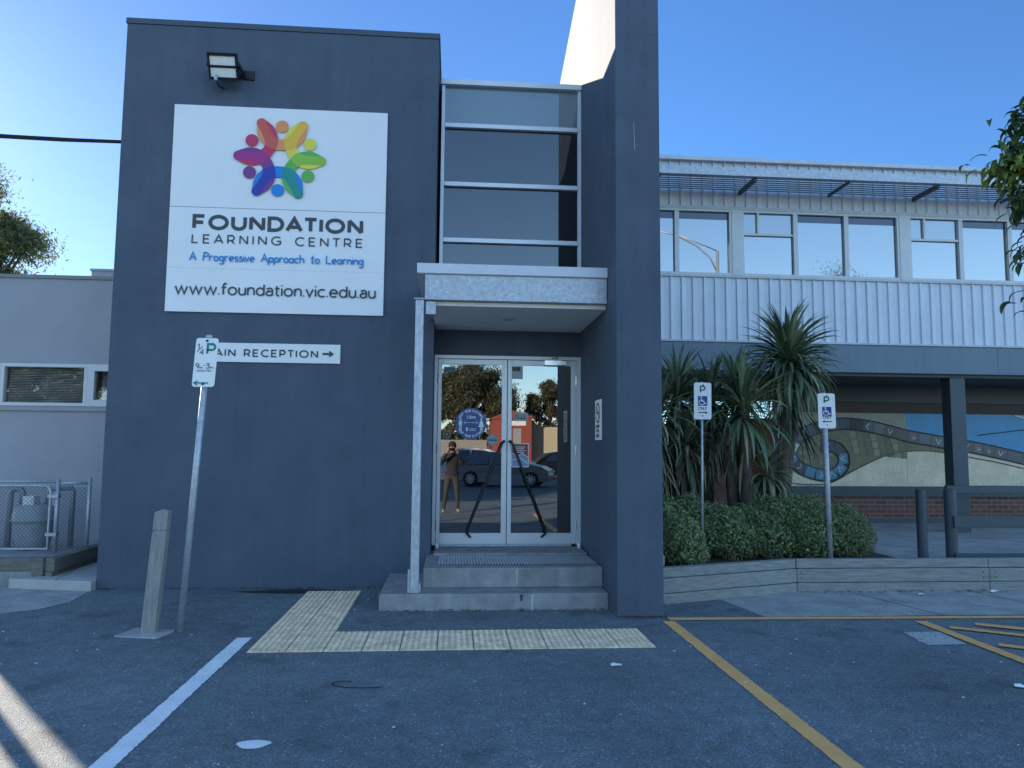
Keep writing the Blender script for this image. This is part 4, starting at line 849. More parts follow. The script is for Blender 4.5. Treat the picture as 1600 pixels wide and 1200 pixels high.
shape(b, P, [(8.92, 2.384), (16.4, 2.384), (16.4, .97), (14.5, .98), (13.2, 1.18), (11.65, 1.45), (10.85, 1.62), (9.81, 1.80), (8.92, 1.94)], 0)          # sky
shape(b, P, [(6.44, 2.384), (8.905, 2.384), (8.905, 1.95), (8.23, 2.11), (7.6, 2.17), (6.99, 2.05), (6.6, 1.74), (6.44, 1.6)], 1)                           # olive ground
shape(b, P, [(8.905, 1.95), (8.905, 1.64), (8.52, 1.57), (8.12, 1.41), (7.73, 1.22), (7.43, 1.1), (7.0, 1.13), (6.62, 1.4), (6.58, 1.7), (6.75, 1.9), (7.29, 2.1), (7.6, 2.15), (8.23, 2.1)], 2)   # shell
shape(b, P, [(8.92, 1.93), (9.44, 1.84), (10.0, 1.74), (10.0, 1.575), (9.44, 1.66), (8.92, 1.65)], 2)
for j in range(46):                                        # shell tesserae
    t = j / 46; a = 1.2 + t * 11; rr = .08 + .36 * t
    cx, cz = 7.12 + rr * .95 * math.cos(a), 1.56 + rr * .72 * math.sin(a); s_ = .035 + .04 * t
    shape(b, P, [(cx + s_ * 1.25 * math.cos(a + q) , cz + s_ * .9 * math.sin(a + q)) for q in (.7, 2.3, 3.9, 5.5)], 2 + (j % 3) * 5 if (2 + (j % 3) * 5) < 13 else 7)
for j in range(26):
    x = 7.75 + (j % 9) * .14 + (j // 9) * .03; z = 2.02 - (j // 9) * .15 - (j % 9) * .013; shape(b, P, [(x, z), (x + .125, z - .012), (x + .125, z - .125), (x, z - .13)], (7, 2, 12)[j % 3])
i = 0; n = len(cl); hw = .105
stroke(b, P, cl, .235, 3)
acc = 0; start = 0
for i in range(1, n):
    acc += (cl[i] - cl[i - 1]).length
    if acc > .21:
        a, c = cl[start], cl[i]; d = (c - a).normalized(); nn = Vector((-d.y, d.x)) * .098; g = d * .012
        late = start / n; m_ = random.choice((3, 4, 4, 5)) if late < .55 else random.choice((4, 5, 8, 8))
        if random.random() < .07 or start in range(75, 79): m_ = 6
        shape(b, P, [a + g - nn, c - g - nn, c - g + nn, a + g + nn], m_)
        mid = (a + c) / 2; kind = random.randrange(4)
        col = 6 if m_ != 6 else 3
        if kind == 0: stroke(b, P, [mid - nn * .6 - d * .03, mid + d * .03, mid + nn * .6 - d * .02], .014, col)
        elif kind == 1: disc(b, P, mid.x, mid.y, .03, m=9, n=8); stroke(b, P, [mid - d * .05, mid + nn * .5], .01, col)
        elif kind == 2: stroke(b, P, [mid - d * .05 - nn * .4, mid + nn * .5, mid + d * .05 - nn * .4], .012, col)
        acc = 0; start = i
low = [(6.44, 1.02), (6.9, .985), (7.33, 1.02), (7.73, 1.22), (8.12, 1.41), (8.52, 1.57), (8.92, 1.64), (9.44, 1.65), (9.94, 1.58), (10.83, 1.43), (11.64, 1.26), (13.2, .99)]
stroke(b, P, catmull([p for p in low], 4), .018, 3)
for k in (-1, 1): stroke(b, P, [p + Vector((-(cl[min(i + 1, n - 1)] - cl[max(i - 1, 0)]).normalized().y, (cl[min(i + 1, n - 1)] - cl[max(i - 1, 0)]).normalized().x)) * .112 * k for i, p in enumerate(cl)], .02, 10)
stroke(b, P, [(10.4, 1.97), (10.9, 2.03), (11.6, 2.12)], .018, 10)
stroke(b, P, [(11.2, 2.37), (11.6, 2.28), (12.2, 2.3)], .03, 6); disc(b, P, 11.5, 2.3, .05, m=6)
make('mosaic', b, [mat('mural_sky', (.02, .25, .5), .4, var=.12, scale=3), mat('mural_olive', (.36, .35, .28), .7), mat('mural_moss', (.19, .18, .10), .6, var=.2, scale=5), mat('tile_black', (.02, .025, .03), .3),
                    mat('tile_navy', (.03, .05, .085), .3), mat('tile_slate', (.05, .08, .11), .3), mat('tile_white', (.55, .56, .52), .3), mat('mural_sage', (.27, .26, .17), .6), mat('tile_blue', (.06, .2, .32), .3),
                    mat('tile_grey', (.2, .22, .22), .4), mat('grout', (.015, .018, .02), .7), mat('x_grey', (.1, .1, .1), .5), mat('mural_brown', (.16, .15, .09), .6)], MU)

# ramp rail
b = MB(); b.tube([(6.035, 9.2, .2), (6.035, 9.2, 1.14)], .062, 18); b.lathe((6.035, 9.2, 1.14), [(.062, 0), (.05, .012)], 18); single('steel_bollard', b, [DARKP], 'round dark steel bollard at the end of the hedge, left of the ramp rail', 'bollard', (6.035, 9.2, .2), smooth=False)
RR = thing('ramp_rail', 'dark painted post and board rail beside the ramp, right of the round bollard', 'railing', (7.5, 9.2, .2))
b = MB(); b.tube([(6.43, 9.2, .2), (6.43, 9.2, 1.14)], .072, 18); b.lathe((6.43, 9.2, 1.14), [(.072, 0), (.06, .012)], 18); make('post', b, DARKP, RR)
b = MB(); b.tube([(9.0, 9.2, .2), (9.0, 9.2, 1.14)], .072, 18); make('post', b, DARKP, RR)
for z0, z1 in ((.665, .815), (.255, .345)):
    b = MB(); b.box(6.40, 12, 9.085, 9.125, z0, z1); make('rail', b, DARKP, RR, bevel=.006)
b = MB(); b.box(7.85, 13, 11.3, 11.36, .98, 1.1); make('rail', b, DARKP, RR, bevel=.006)

# ------------------------------------------------------------------ plants
def leaves(name, C_, D, Nn, L, Wd, mats, idx, parent=None, bend=.25):
    """leaf blades: centres C, long axis D, face normal Nn; each a folded four-quad blade"""
    n = len(C_); D = D / np.linalg.norm(D, axis=1, keepdims=True); S = np.cross(D, Nn); S /= np.linalg.norm(S, axis=1, keepdims=True) + 1e-9; N2 = np.cross(S, D)
    L = np.asarray(L).reshape(-1, 1); Wd = np.asarray(Wd).reshape(-1, 1)
    v = np.stack([C_ - D * L / 2, C_ - S * Wd / 2 + N2 * Wd * .2, C_ + S * Wd / 2 + N2 * Wd * .2, C_ + D * L / 2 - N2 * L * bend, C_ - N2 * 0], 1).reshape(-1, 3)
    off = np.array(OFF[parent.name]) if parent else np.zeros(3); v = v - off
    base = (np.arange(n) * 5)[:, None]
    f = np.concatenate([base + np.array([[0, 4, 1]]), base + np.array([[0, 2, 4]]), base + np.array([[4, 3, 1]]), base + np.array([[2, 3, 4]])], 1).reshape(-1, 3)
    me = bpy.data.meshes.new(name); me.vertices.add(len(v)); me.vertices.foreach_set('co', v.ravel())
    me.loops.add(len(f) * 3); me.loops.foreach_set('vertex_index', f.ravel().astype(np.int32)); me.polygons.add(len(f)); me.polygons.foreach_set('loop_start', np.arange(len(f), dtype=np.int32) * 3)
    for m in mats: me.materials.append(m)
    me.polygons.foreach_set('material_index', np.repeat(np.asarray(idx, dtype=np.int32), 4)); me.update(); me.validate()
    o = bpy.data.objects.new(name, me); COL.objects.link(o)
    if parent: o.parent = parent
    OFF[o.name] = Vector(off); return o
def unit(n): v = rng.normal(size=(n, 3)); return v / np.linalg.norm(v, axis=1, keepdims=True)
def shrub(name, label, blobs, n, size, mats, base, probs=(.55, .25, .2), group=None):
    """hedge of blobs (cx,cy,cz,rx,ry,rz): leaves lie thickest near the skin, some inside, twigs below"""
    t = thing(name, label, 'shrub', base, group); bl = np.array(blobs); vol = bl[:, 3] * bl[:, 4] * bl[:, 5]; k = rng.choice(len(bl), n, p=vol / vol.sum())
    u = unit(n); r = 1 - np.abs(rng.normal(0, .16, n)); r = np.clip(r, .2, 1.06)[:, None]
    lump = 1 + .10 * np.sin(u[:, :1] * 9 + k[:, None]) * np.cos(u[:, 2:] * 7) + rng.normal(0, .03, (n, 1))
    C_ = bl[k, :3] + u * bl[k, 3:] * r * lump; keep = C_[:, 2] > base[2] + .01; C_, u = C_[keep], u[keep]; n = len(C_)
    D = u * .7 + unit(n) * .9 + np.array([0, 0, .35]); N_ = u + unit(n) * .8
    leaves('foliage', C_, D, N_, rng.uniform(.7, 1.25, n) * size, rng.uniform(.4, .6, n) * size, mats, rng.choice(len(mats), n, p=probs), t)
    s = MB()
    for q in bl:
        for j in range(9):
            a = rng.uniform(0, 6.28); e = Vector((q[0] + q[3] * .75 * math.cos(a), q[1] + q[4] * .75 * math.sin(a), q[2] + q[5] * rng.uniform(-.2, .7))); s.tube([(q[0] + .1 * math.cos(a), q[1] + .1 * math.sin(a), base[2] - .02), (e + Vector((q[0], q[1], base[2]))) / 2 + Vector((0, 0, .06)), e], [.012, .008, .003], 5)
    make('stem', s, BARK, t); return t
hb = [(2.62 + i * .36, 9.15 + .1 * math.sin(i * 2.1), .66 + .04 * math.sin(i * 1.7), .36, .46, .36 + .04 * math.cos(i * 1.3)) for i in range(7)] + [(2.9 + i * .5, 8.85, .55, .3, .26, .24) for i in range(4)]
shrub('hedge', 'long clipped grey-green hedge between the two disabled parking signs', hb, 26000, .046, LEAF, (3.6, 9.1, .32), group='shrubs in the garden bed')
shrub('shrub', 'small bright leaved bush leaning over the sleepers beside the blade wall', [(2.62, 8.42, .62, .26, .22, .30), (2.4, 8.75, .72, .3, .3, .36), (2.75, 8.4, .45, .2, .18, .16)], 7500, .042, [LEAF[1], LEAF[0], LEAF[2]], (2.55, 8.5, .32), (.5, .35, .15), group='shrubs in the garden bed')
shrub('shrub', 'rounded dull olive bush at the right end of the hedge', [(4.90, 9.0, .62, .28, .32, .33), (5.08, 9.05, .56, .2, .28, .26)], 7000, .034, [leafmat('olive_leaf', (.28, .27, .15)), LEAF[0], LEAF[2]], (5.05, 9.0, .32), (.5, .3, .2), group='shrubs in the garden bed')
# rock in the corner of the bed
b = MB(); b.lathe((2.27, 8.35, .3), [(.06, 0), (.13, .05), (.14, .14), (.10, .22), (.03, .26)], 9); b.v = [(x + random.uniform(-.02, .02), y + random.uniform(-.02, .02), z + random.uniform(-.015, .015)) for x, y, z in b.v]
single('rock', b, [APRON], 'pale grey boulder in the garden bed against the blade wall', 'rock', (2.27, 8.35, .3))

def strap(b, root, az, el, L, W, droop, m, seg=7, twist=0):
    """one sword leaf: rises at el and arches over"""
    p = Vector(root); e = el; side = Vector((-math.sin(az), math.cos(az), 0)); i0 = len(b.v); st = L / seg
    for k in range(seg + 1):
        f = k / seg; w = W * (.55 + .9 * f if f < .4 else (1.0 - ((f - .4) / .6) ** 1.7) * .91 + .02) / 2
        up = Vector((-math.sin(e) * math.cos(az), -math.sin(e) * math.sin(az), math.cos(e)))
        s_ = side * math.cos(twist * f) + up * math.sin(twist * f)
        b.v += [tuple(p - s_ * w + up * w * .35), tuple(p), tuple(p + s_ * w + up * w * .35)]
        p = p + Vector((math.cos(e) * math.cos(az), math.cos(e) * math.sin(az), math.sin(e))) * st
        e = max(-1.5, e - droop / seg * (.4 + 1.2 * f))
    for k in range(seg):
        a = i0 + k * 3
        for q in ((a, a + 1, a + 4, a + 3), (a + 1, a + 2, a + 5, a + 4)): b.f.append(q); b.m.append(m)
def yucca(label, base, heads, name='strap_leaf_plant'):
    t = thing(name, label, 'plant', base, 'strap-leaved plants behind the hedge')
    for hx, hy, hz, sc, nl, skirt in heads:
        tr = MB(); bx, by, bz = base; r = .05 * sc + .02
        tr.tube([(bx + (hx - bx) * .2, by + (hy - by) * .2, bz - .05), (bx + (hx - bx) * .5 + .04, by + (hy - by) * .5, bz + (hz - bz) * .45), (hx, hy, hz - .1)], [r * 1.4, r * 1.15, r], 9); make('trunk', tr, BARK, t, smooth=True)
        c = MB()
        for k in range(nl):
            f = k / nl; az = k * 2.39996 + random.uniform(-.25, .25); el = 1.45 - 2.1 * f ** .9 + random.uniform(-.15, .15)
            strap(c, (hx + .03 * math.cos(az), hy + .03 * math.sin(az), hz - .32 * f * sc + .05), az, el, sc * random.uniform(.62, .88), .064 * sc ** .5 * random.uniform(.8, 1.15), (.7 + 1.7 * f) * random.uniform(.6, 1.25), random.choices((0, 1, 2), (.5, .22, .28))[0], twist=random.uniform(-.5, .5))
        make('crown', c, YUC, t, smooth=True)
        if skirt:
            s = MB()
            for k in range(skirt):
                f = k / skirt; az = random.uniform(0, 6.28); strap(s, (hx + .05 * math.cos(az), hy + .05 * math.sin(az), hz - .28 * sc - f * .75 * sc), az, random.uniform(-1.3, -.7), sc * random.uniform(.55, .85), .042 * sc ** .5, .7, random.choices((0, 1), (.5, .5))[0], 5, random.uniform(-.8, .8))
            make('dry_skirt', s, [YUC[2], DEADL], t, smooth=True)
    return t
yucca('tallest strap-leaved plant, its round head up against the ribbed cladding', (4.55, 10.3, .32), [(4.68, 10.0, 2.98, .95, 270, 40), (4.86, 10.1, 2.8, .8, 90, 0)])
yucca('strap-leaved plant with broad arching pale leaves in the middle of the clump', (4.0, 10.0, .32), [(3.92, 9.75, 2.28, 1.05, 110, 14), (4.1, 10.5, 2.55, .8, 100, 8), (3.6, 10.1, 2.4, .8, 90, 60)])
yucca('shaggy strap-leaved plant with a long hanging skirt close to the blade wall', (2.95, 10.5, .32), [(3.15, 10.2, 2.45, .85, 120, 80), (2.75, 9.9, 2.15, .8, 110, 90), (3.5, 10.4, 2.2, .8, 110, 80), (3.2, 10.0, 1.75, .75, 80, 60)])
yucca('low dark strap-leaved plant in front of the salmon wall', (4.35, 9.95, .32), [(4.28, 9.9, 1.38, .62, 90, 20)])

def tree(name, label, base, hgt, crown, n, lsize, mats, group, cat='tree', droop=.5, seed=1, lw=.22, clump=.9):
    """gum tree: tapered trunk, limbs to clumps, hanging leaves gathered round each clump"""
    rr = random.Random(seed); g = np.random.default_rng(seed); t = thing(name, label, cat, base, group)
    b = MB(); bx, by, bz = base; top = Vector((bx, by, bz + hgt * .45))
    b.tube([(bx, by, bz - .2), (bx + .15, by, bz + hgt * .2), tuple(top)], [hgt * .035, hgt * .028, hgt * .02], 10)
    cs = []
    for (cx, cy, cz, r) in crown:
        for k in range(int(7 * clump) + 2):
            u = g.normal(size=3); u /= np.linalg.norm(u); u[2] = u[2] * .8 + .1
            c = np.array([bx + cx, by + cy, bz + cz]) + u * r * rr.uniform(.45, 1.0); cs.append((c, r * rr.uniform(.28, .5)))
            m = (Vector(c) + top) / 2 + Vector((0, 0, -.05 * hgt)); b.tube([tuple(top), tuple(m), tuple(c)], [hgt * .011, hgt * .007, hgt * .002], 6, caps=False)
    make('trunk', b, BARK, t, smooth=True)
    per = n // len(cs); C_ = np.concatenate([c + g.normal(size=(per, 3)) * np.array([1, 1, .75]) * r * .55 for c, r in cs]); m = len(C_)
    D = g.normal(size=(m, 3)) * .7 + np.array([0, 0, -droop]); N_ = g.normal(size=(m, 3))
    leaves('crown', C_, D, N_, g.uniform(.7, 1.3, m) * lsize, g.uniform(.7, 1.3, m) * lsize * lw, mats, g.choice(len(mats), m), t); return t
GT = 'gum trees round the car park'
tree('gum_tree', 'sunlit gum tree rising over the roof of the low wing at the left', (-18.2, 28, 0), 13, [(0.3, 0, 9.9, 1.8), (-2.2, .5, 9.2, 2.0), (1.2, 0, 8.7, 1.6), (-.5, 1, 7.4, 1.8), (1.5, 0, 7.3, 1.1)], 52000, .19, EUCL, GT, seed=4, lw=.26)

# broad-leaved tree at the right edge: trunk out of frame, drooping curled leaves reaching in
PT = thing('leafy_tree', 'dark broad-leaved tree whose drooping curled leaves hang into the right edge', 'tree', (6.1, 5.3, 0))
b = MB(); b.tube([(6.1, 5.3, -.1), (6.05, 5.3, 1.2), (5.9, 5.25, 2.2)], [.11, .09, .07], 10)
tips = [(4.04, 5.0, 4.10), (3.86, 5.0, 3.75), (3.93, 5.0, 3.63), (3.99, 5.0, 3.86), (4.08, 5.0, 3.72), (4.02, 5.0, 3.52), (4.12, 5.05, 3.42), (4.12, 5.0, 4.0), (4.12, 5.0, 3.14), (4.15, 5.0, 2.73), (4.2, 5.1, 4.2), (4.25, 4.95, 3.85), (4.2, 5.0, 3.6), (3.95, 5.0, 3.72), (4.3, 5.1, 3.3), (4.4, 5.2, 3.0), (4.15, 5.0, 3.82)]
for k in range(46):
    a, e, r = random.uniform(0, 6.28), random.uniform(-.3, 1.1), random.uniform(.7, 1.5); tips.append((6.05 + r * math.cos(a) * math.cos(e), 5.3 + r * math.sin(a) * math.cos(e), 3.3 + r * math.sin(e)))
c = MB()
for i, q in enumerate(tips):
    q = Vector(q); b.tube([(5.9, 5.25, 2.2), tuple(q * .5 + Vector((5.9, 5.25, 2.9)) * .5 + Vector((0, 0, .25))), tuple(q + Vector((.12, 0, .08))), tuple(q)], [.03, .015, .006, .003], 5, caps=False)
    sunlit_tip = i in (1, 2, 13)  # these tips get the leaf colour with sunlight painted in
    for k in range(46 if i < 17 else 18):
        o = q + Vector((random.gauss(.05, .07), random.gauss(0, .08), random.gauss(.02, .055)))
        strap(c, o, random.uniform(0, 6.28), random.uniform(-.5, .6), random.uniform(.10, .15), random.uniform(.034, .05), random.uniform(1.8, 3.6), 1 if sunlit_tip and random.random() < .75 else 0, 6, random.uniform(-.6, .6))
make('trunk', b, BARK, PT, smooth=True); make('crown', c, PEACH, PT, smooth=True)

PT.location.x += .13
# ------------------------------------------------------------------ litter
PAPER = mat('litter_paper', (.8, .8, .78), .7)
def litter(label, x, y, s, z=.006):
    b = MB(); n = 7; ring = [(x + s * math.cos(k * .9) * random.uniform(.5, 1.1), y + s * .7 * math.sin(k * .9) * random.uniform(.5, 1.1), z + random.uniform(0, s * .35)) for k in range(n)]; c = (x, y, z + s * .4)
    for k in range(n): b.poly([c, ring[k], ring[(k + 1) % n]])
    single('litter', b, [PAPER], label, 'litter', (x, y, z), 'scraps of paper litter')
litter('crumpled white scrap on the asphalt below the tactile paving', 1.25, 5.64, .05)
litter('white scrap on the asphalt at the right edge of the picture', 3.95, 5.0, .06)
litter('folded white scrap lying against the sleeper wall', 6.3, 8.33, .07, .01)
litter('small white scrap beside the leaning parking sign pole', -2.2, 6.72, .02)
litter('flat white scrap near the base of the sleeper wall, left of the folded one', 5.35, 8.2, .05, .01)
b = MB()
for k in range(230):
    x, y, s = random.uniform(-4.5, 6), random.uniform(3, 8.6), random.choice((.004, .005, .007, .012)); a = random.uniform(0, 6.28)
    if -.75 < x < 2.1 and y > 7.2: continue
    b.prism([(x + s * math.cos(a + q) * random.uniform(.6, 1.3), y + s * math.sin(a + q), .0085) for q in (0, 1.6, 3.1, 4.7)], (0, 0, .002), random.choice((0, 0, 1)))
for k in range(520):
    side = random.random()
    if side < .3: x, y = random.uniform(-3.95, -.75), 8.89 - abs(random.gauss(0, .05))
    elif side < .45: x, y = random.uniform(-.7, 1.6), 7.62 - abs(random.gauss(0, .05))
    elif side < .6: x, y = random.uniform(1.6, 2.1), 7.25 - abs(random.gauss(0, .05))
    elif side < .9: x = random.uniform(4, 8); y = 8.44 - abs(random.gauss(0, .07))
    else: x, y = random.uniform(-.7, 1.6), 7.62 - abs(random.gauss(0, .3))
    s_ = random.uniform(.005, .016); a = random.uniform(0, 6.28)
    b.prism([(x + s_ * math.cos(a + q) * random.uniform(.6, 1.5), y + s_ * math.sin(a + q), .014) for q in (0, 1.6, 3.1, 4.7)], (0, 0, .002), random.choice((1, 2, 2)) if side < .9 else 1)
struct('grit', b, [PAPER, mat('dry_leaf_bits', (.12, .09, .055), .8), mat('dark_leaf_bits', (.04, .035, .03), .8)], 'stuff')
b = MB(); b.tube([(-.8 + .12 * math.cos(k * .5) + .02 * k, 5.35 + .05 * math.sin(k * .5) - .008 * k, .008) for k in range(13)], .003, 5); single('twig', b, [RUBBER], 'thin dark looped twig on the asphalt below the tactile paving', 'twig', (-.7, 5.3, 0))

# ------------------------------------------------------------------ behind the viewer: what the glass doors mirror
def car(name, label, loc, rot, prof, gh, paint, WB, wr, hw=.88):
    t = thing(name, label, 'car', loc); base = OFF[t.name]
    def W(z): return hw if z < .85 else hw - (z - .85) * .36
    def add(nm, mb, m, par=t, **k):
        mb.v = [(x + base.x, y + base.y, z + base.z) for x, y, z in mb.v]; return make(nm, mb, m, par, **k)
    b = MB(); n = len(prof); ws = [W(z) * (.9 if (x < -1.9 or x > 1.9) else 1) for x, z in prof]
    for s in (-1, 1): b.poly([(x, s * w, z) for (x, z), w in zip(prof, ws)][::s])
    for k in range(n):
        q = (k + 1) % n; b.poly([(prof[k][0], -ws[k], prof[k][1]), (prof[q][0], -ws[q], prof[q][1]), (prof[q][0], ws[q], prof[q][1]), (prof[k][0], ws[k], prof[k][1])])
    add('body', b, paint, bevel=.05)
    for s in (-1, 1):
        for g in gh:
            b = MB(); b.prism([(x, s * (W(z) + .004), z) for x, z in g], (0, s * .006, 0)); add('window', b, CARGL)
        b = MB(); b.box(.35, .5, s * hw - .01, s * hw + .012, .78, .80); add('handle', b, STEEL)
        for x in (-WB / 2, WB / 2):
            b = MB(); b.lathe((x, s * (hw - .1), wr), [(wr * .7, -.1), (wr * .97, -.1), (wr, -.07), (wr, .07), (wr * .97, .105), (wr * .7, .105)], 28, axis='Y'); wh = add('wheel', b, RUBBER, smooth=False)
            b = MB(); y = s * (hw + .012)
            b.lathe((x, y, wr), [(wr * .16, -.01), (wr * .16, .012)], 12, axis='Y')
            for k in range(10):
                a = k * .628; c_, s_ = math.cos(a), math.sin(a); b.prism([(x + c_ * wr * .12 - s_ * .02, y - .01, wr + s_ * wr * .12 + c_ * .02), (x + c_ * wr * .68 - s_ * .028, y - .01, wr + s_ * wr * .68 + c_ * .028), (x + c_ * wr * .68 + s_ * .028, y - .01, wr + s_ * wr * .68 - c_ * .028), (x + c_ * wr * .12 + s_ * .02, y - .01, wr + s_ * wr * .12 - c_ * .02)], (0, .012, 0))
            add('rim', b, RIM, wh)
    b = MB(); b.box(2.05, 2.12, -.8, -.5, .6, .72); b.box(2.05, 2.12, .5, .8, .6, .72); add('headlight', b, GLOW)
    t.rotation_euler[2] = rot; return t
hatch = [(-2.1, .3), (-2.12, .62), (-2.05, .92), (-1.75, 1.12), (-1.3, 1.40), (-.7, 1.5), (.1, 1.47), (.65, 1.30), (1.15, 1.0), (1.75, .88), (2.05, .72), (2.1, .5), (2.05, .25), (1.0, .2), (-1.0, .2)]
gh = [[(-1.55, .98), (-1.2, 1.32), (-.72, 1.41), (-.55, 1.41), (-.55, .95)], [(-.48, .95), (-.48, 1.41), (.05, 1.39), (.55, 1.24), (.95, .98)]]
car('parked_car', 'grey hatchback mirrored in the glass doors', (2.3, -14.1, 0), R(16), hatch, gh, GREYCAR, 2.65, .33)
suv = [(-2.2, .35), (-2.25, .8), (-2.15, 1.1), (-1.8, 1.55), (-.8, 1.68), (.3, 1.62), (.9, 1.4), (1.3, 1.1), (2.0, .98), (2.2, .7), (2.2, .35), (1.0, .28), (-1.0, .28)]
gs = [[(-1.85, 1.1), (-1.55, 1.48), (-.75, 1.58), (-.6, 1.58), (-.6, 1.08)], [(-.52, 1.08), (-.52, 1.58), (.25, 1.53), (.75, 1.36), (1.05, 1.1)]]
car('parked_car', 'white four-wheel drive mirrored in the glass doors behind the grey hatchback', (1.6, -20.5, 0), R(8), suv, gs, WHITECAR, 2.75, .37, .92)
car('parked_car', 'dark sedan mirrored at the right of the glass doors', (6.6, -23, 0), R(-4), hatch, gh, mat('dark_car_paint', (.02, .02, .024), .25, .3), 2.65, .33)
RD = thing('red_shed', 'red painted shed with a white sign strip, mirrored in the glass doors', 'shed', (5, -46, 0))
b = MB(); b.box(3.4, 6.8, -50, -45, 0, 4.3); b.prism([(3.3, -44.9, 4.3), (5.0, -44.9, 5.0), (6.9, -44.9, 4.4), (6.9, -44.9, 4.25), (3.3, -44.9, 4.2)], (0, -5.2, 0)); make('wall', b, REDP, RD)
b = MB(); b.box(4.7, 6.3, -44.995, -44.93, 3.65, 4.05); make('sign_strip', b, WHITE2, RD)
b = MB(); b.box(5.2, 5.9, -44.995, -44.96, 1.6, 3.4); make('door', b, mat('shed_door', (.3, .32, .32), .6), RD)
b = MB(); b.box(7.0, 16, -47, -46.5, 0, 3.6); single('cream_building', b, [CREAM], 'low cream building mirrored right of the red shed', 'building', (11, -46.7, 0))
b = MB(); b.box(-34, 3.0, -47, -46.5, 0, 2.4); single('pale_fence', b, [mat('fence_grey', (.3, .28, .25), .8)], 'long pale fence mirrored left of the red shed', 'fence', (-4, -46.7, 0))
tree('gum_tree', 'large spreading gum tree mirrored in the left glass door', (1.2, -52, 0), 11, [(-2, 0, 7.3, 2.3), (.5, 0, 8.0, 2.3), (2.6, 0, 7.0, 2.0), (-.5, 1, 6.0, 2.6), (3.4, 1, 5.5, 1.6), (-3.2, 0, 5.3, 1.8)], 30000, .42, EUC, GT, seed=8, clump=1.6)
tree('gum_tree', 'slender gum tree mirrored at the right of the glass doors', (9.6, -54, 0), 9, [(0, 0, 7.2, 1.4), (-1.5, 0, 5.9, 1.1), (.8, 0, 5.6, 1.4)], 16000, .4, EUC, GT, seed=9)
for i, (x, y, h_) in enumerate(((20.8, -15, 12.2), (17.4, -15.5, 11.6), (-27, -32, 9.5), (-40, -50, 13), (42, -62, 13))):
    tree('gum_tree', ['tall gum tree mirrored as tips in the upper windows', 'tallest far gum tree mirrored low in the upper windows', 'round gum tree mirrored in the strip window of the low wing', 'far gum tree at the left rim of the car park', 'far gum tree at the right rim of the car park'][i], (x, y, 0), h_, [(0, 0, h_ * .8, h_ * .17), (-h_ * .17, 0, h_ * .66, h_ * .16), (h_ * .15, 1, h_ * .62, h_ * .17), (0, 0, h_ * .5, h_ * .18)], 24000, .15 if i < 2 else .42, EUC, GT, seed=20 + i)
tree('gum_tree', 'big unseen gum tree added left of the car park to shade the mirrored cars', (-18.5, 9.5, 0), 14, [(0, 0, 10.5, 3.2), (-3, 0, 9, 2.8), (3, 0, 9, 2.8), (0, 0, 7, 3.0), (2.5, 2, 12, 2.2), (-2, -2, 12, 2.2)], 30000, .5, EUC, GT, seed=31, lw=.5)  # out-of-view tree, added only to cast shade on the mirrored cars
nn = 26000; fx = rng.uniform(-70, 90, nn); fz = rng.uniform(0, 1, nn) ** .8 * (4.2 + 1.6 * np.sin(fx * .21) + 1.1 * np.sin(fx * .63 + 1)); fw = leaves('far_trees', np.stack([fx, -78 + rng.normal(0, 1.5, nn), fz], 1), unit(nn), unit(nn), rng.uniform(.5, 1.0, nn), rng.uniform(.3, .6, nn), EUC, rng.choice(3, nn)); fw['kind'] = 'stuff'
SLP = thing('street_lamp', 'tall street lamp with a curved arm mirrored in the upper windows', 'street lamp', (14.4, -14, 0))
b = MB(); b.tube([(14.4, -14, -.2), (14.4, -14, 12.4)], [.13, .085], 12); make('pole', b, GALV, SLP, smooth=True)
b = MB(); b.tube([(14.4, -14, 11.2), (14.0, -14, 12.0), (13.2, -14, 12.7), (12.2, -14, 13.2), (10.6, -14, 13.5)], .05, 8); b.tube([(14.4, -14, 12.4), (13.2, -14, 12.9), (12.2, -14, 13.25)], .035, 8); make('arm', b, GALV, SLP, smooth=True)
b = MB(); b.box(9.8, 10.6, -14.12, -13.88, 13.45, 13.58); make('lamp_head', b, WHITE2, SLP, bevel=.03)

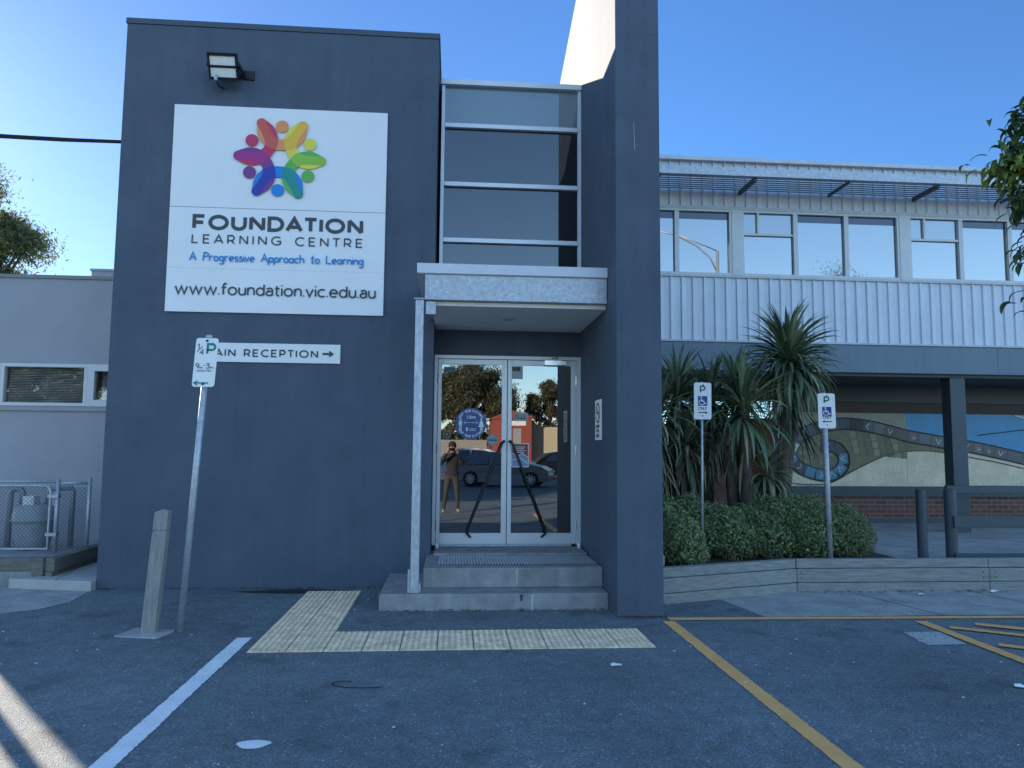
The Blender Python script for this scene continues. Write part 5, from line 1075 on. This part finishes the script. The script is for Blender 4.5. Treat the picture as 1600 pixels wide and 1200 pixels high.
# the person taking the picture, mirrored in the door: jacket, trousers, both hands up at the phone
def person():
    t = thing('person', 'person in a dark jacket and grey trousers raising a phone, mirrored in the glass door', 'person', (0, -.32, 0))
    V = [((0, -.36, .96), .135), ((0, -.37, 1.15), .145), ((0, -.36, 1.35), .15), ((0, -.34, 1.46), .085), ((0, -.31, 1.54), .058), ((0, -.27, 1.63), .092), ((0, -.27, 1.72), .085),
         ((-.17, -.36, 1.42), .062), ((-.29, -.27, 1.22), .052), ((-.17, -.11, 1.45), .036), ((-.115, -.06, 1.57), .027),
         ((.17, -.36, 1.42), .062), ((.29, -.27, 1.22), .052), ((.17, -.11, 1.45), .036), ((.115, -.06, 1.57), .027),
         ((-.1, -.36, .90), .10), ((-.15, -.34, .5), .066), ((-.2, -.36, .09), .046), ((-.22, -.22, .035), .036),
         ((.1, -.36, .90), .10), ((.13, -.33, .5), .066), ((.16, -.36, .09), .046), ((.19, -.22, .035), .036)]
    E = [(0, 1), (1, 2), (2, 3), (3, 4), (4, 5), (5, 6), (2, 7), (7, 8), (8, 9), (9, 10), (2, 11), (11, 12), (12, 13), (13, 14), (0, 15), (15, 16), (16, 17), (17, 18), (0, 19), (19, 20), (20, 21), (21, 22)]
    for s, wi in ((-1, 10), (1, 14)):                        # five bent fingers closing on the phone
        wx, wy, wz = V[wi][0]; pi = len(V); V.append(((wx - s * .012, wy + .02, wz + .035), .026)); E.append((wi, pi))
        for k, (dx, dz, L) in enumerate(((.004, .055, .9), (-.002, .052, 1.0), (-.008, .046, .95), (-.014, .036, .8))):
            j = len(V); a = (wx - s * (.005 - dx), wy + .038 + .004 * k, wz + .02 + dz - k * .018 + .012); V.append((a, .009)); V.append(((a[0] - s * .028 * L, a[1] + .012, a[2] + .006), .0075)); E += [(pi, j), (j, j + 1)]
        j = len(V); V.append(((wx - s * .03, wy + .0, wz + .02), .011)); V.append(((wx - s * .05, wy + .012, wz + .035), .009)); E += [(pi, j), (j, j + 1)]
    off = OFF[t.name]; me = bpy.data.meshes.new('skeleton'); me.from_pydata([tuple(Vector(v) - off) for v, r in V], E, []); o = bpy.data.objects.new('body', me); COL.objects.link(o)
    md = o.modifiers.new('Skin', 'SKIN'); md.use_smooth_shade = True
    if not me.skin_vertices: return t
    for i, (v, r) in enumerate(V): me.skin_vertices[0].data[i].radius = (r, r * (.72 if i < 3 else 1))
    me.skin_vertices[0].data[0].use_root = True
    o.modifiers.new('Sub', 'SUBSURF').levels = 2
    dg = bpy.context.evaluated_depsgraph_get(); m2 = bpy.data.meshes.new_from_object(o.evaluated_get(dg)); bpy.data.objects.remove(o)
    for m in (mat('skin', (.45, .27, .2), .6), mat('dark_jacket', (.02, .022, .028), .8), mat('grey_trousers', (.05, .047, .045), .85), mat('pale_shoes', (.3, .29, .27), .7)): m2.materials.append(m)
    from mathutils import noise
    nrm = [v.normal.copy() for v in m2.vertices]
    for v, n_ in zip(m2.vertices, nrm):                       # creases in the cloth
        c = v.co + off
        if c.z < 1.44 and c.y < -.13: v.co += n_ * (noise.noise((c.x * 9, c.y * 9, c.z * 22)) * .016 + noise.noise(c * 26) * .006)
    for p in m2.polygons:
        c = p.center + off; hand = c.y > -.1 and c.z > 1.5
        p.material_index = 0 if (hand or c.z > 1.52) else (1 if c.z > .93 else (2 if c.z > .1 else 3))
    o = bpy.data.objects.new('body', m2); COL.objects.link(o); o.parent = t; OFF[o.name] = off
    b = MB(); b.lathe((0, -.285, 1.62), [(.094, .02), (.102, .08), (.098, .13), (.075, .17), (.03, .19)], 20); b.v = [(x, y - (.02 if z < 1.7 else 0), z) for x, y, z in b.v]; make('hair', b, mat('dark_hair', (.02, .015, .012), .7), t, smooth=True)
    f = MB(); f.tube([(0, -.178, 1.665), (0, -.165, 1.64), (0, -.172, 1.63)], [.006, .014, .008], 8); f.tube([(-.025, -.182, 1.60), (.025, -.182, 1.60)], .006, 6)
    for s in (-1, 1): f.lathe((s * .032, -.192, 1.672), [(.013, -.006), (.013, .006), (.005, .01)], 10, axis='Y')
    make('face', f, mat('face_features', (.3, .15, .12), .6), t)
    return t
person()
b = MB(); b.box(-.085, .068, -.030, -.021, 1.565, 1.64); b.lathe((0, -.021, 1.62), [(.012, 0), (.012, .003)], 12, axis='Y'); single('smartphone', b, [BLACKSTEEL], 'black phone held sideways in both hands of the mirrored person', 'phone', (0, -.025, 1.6))
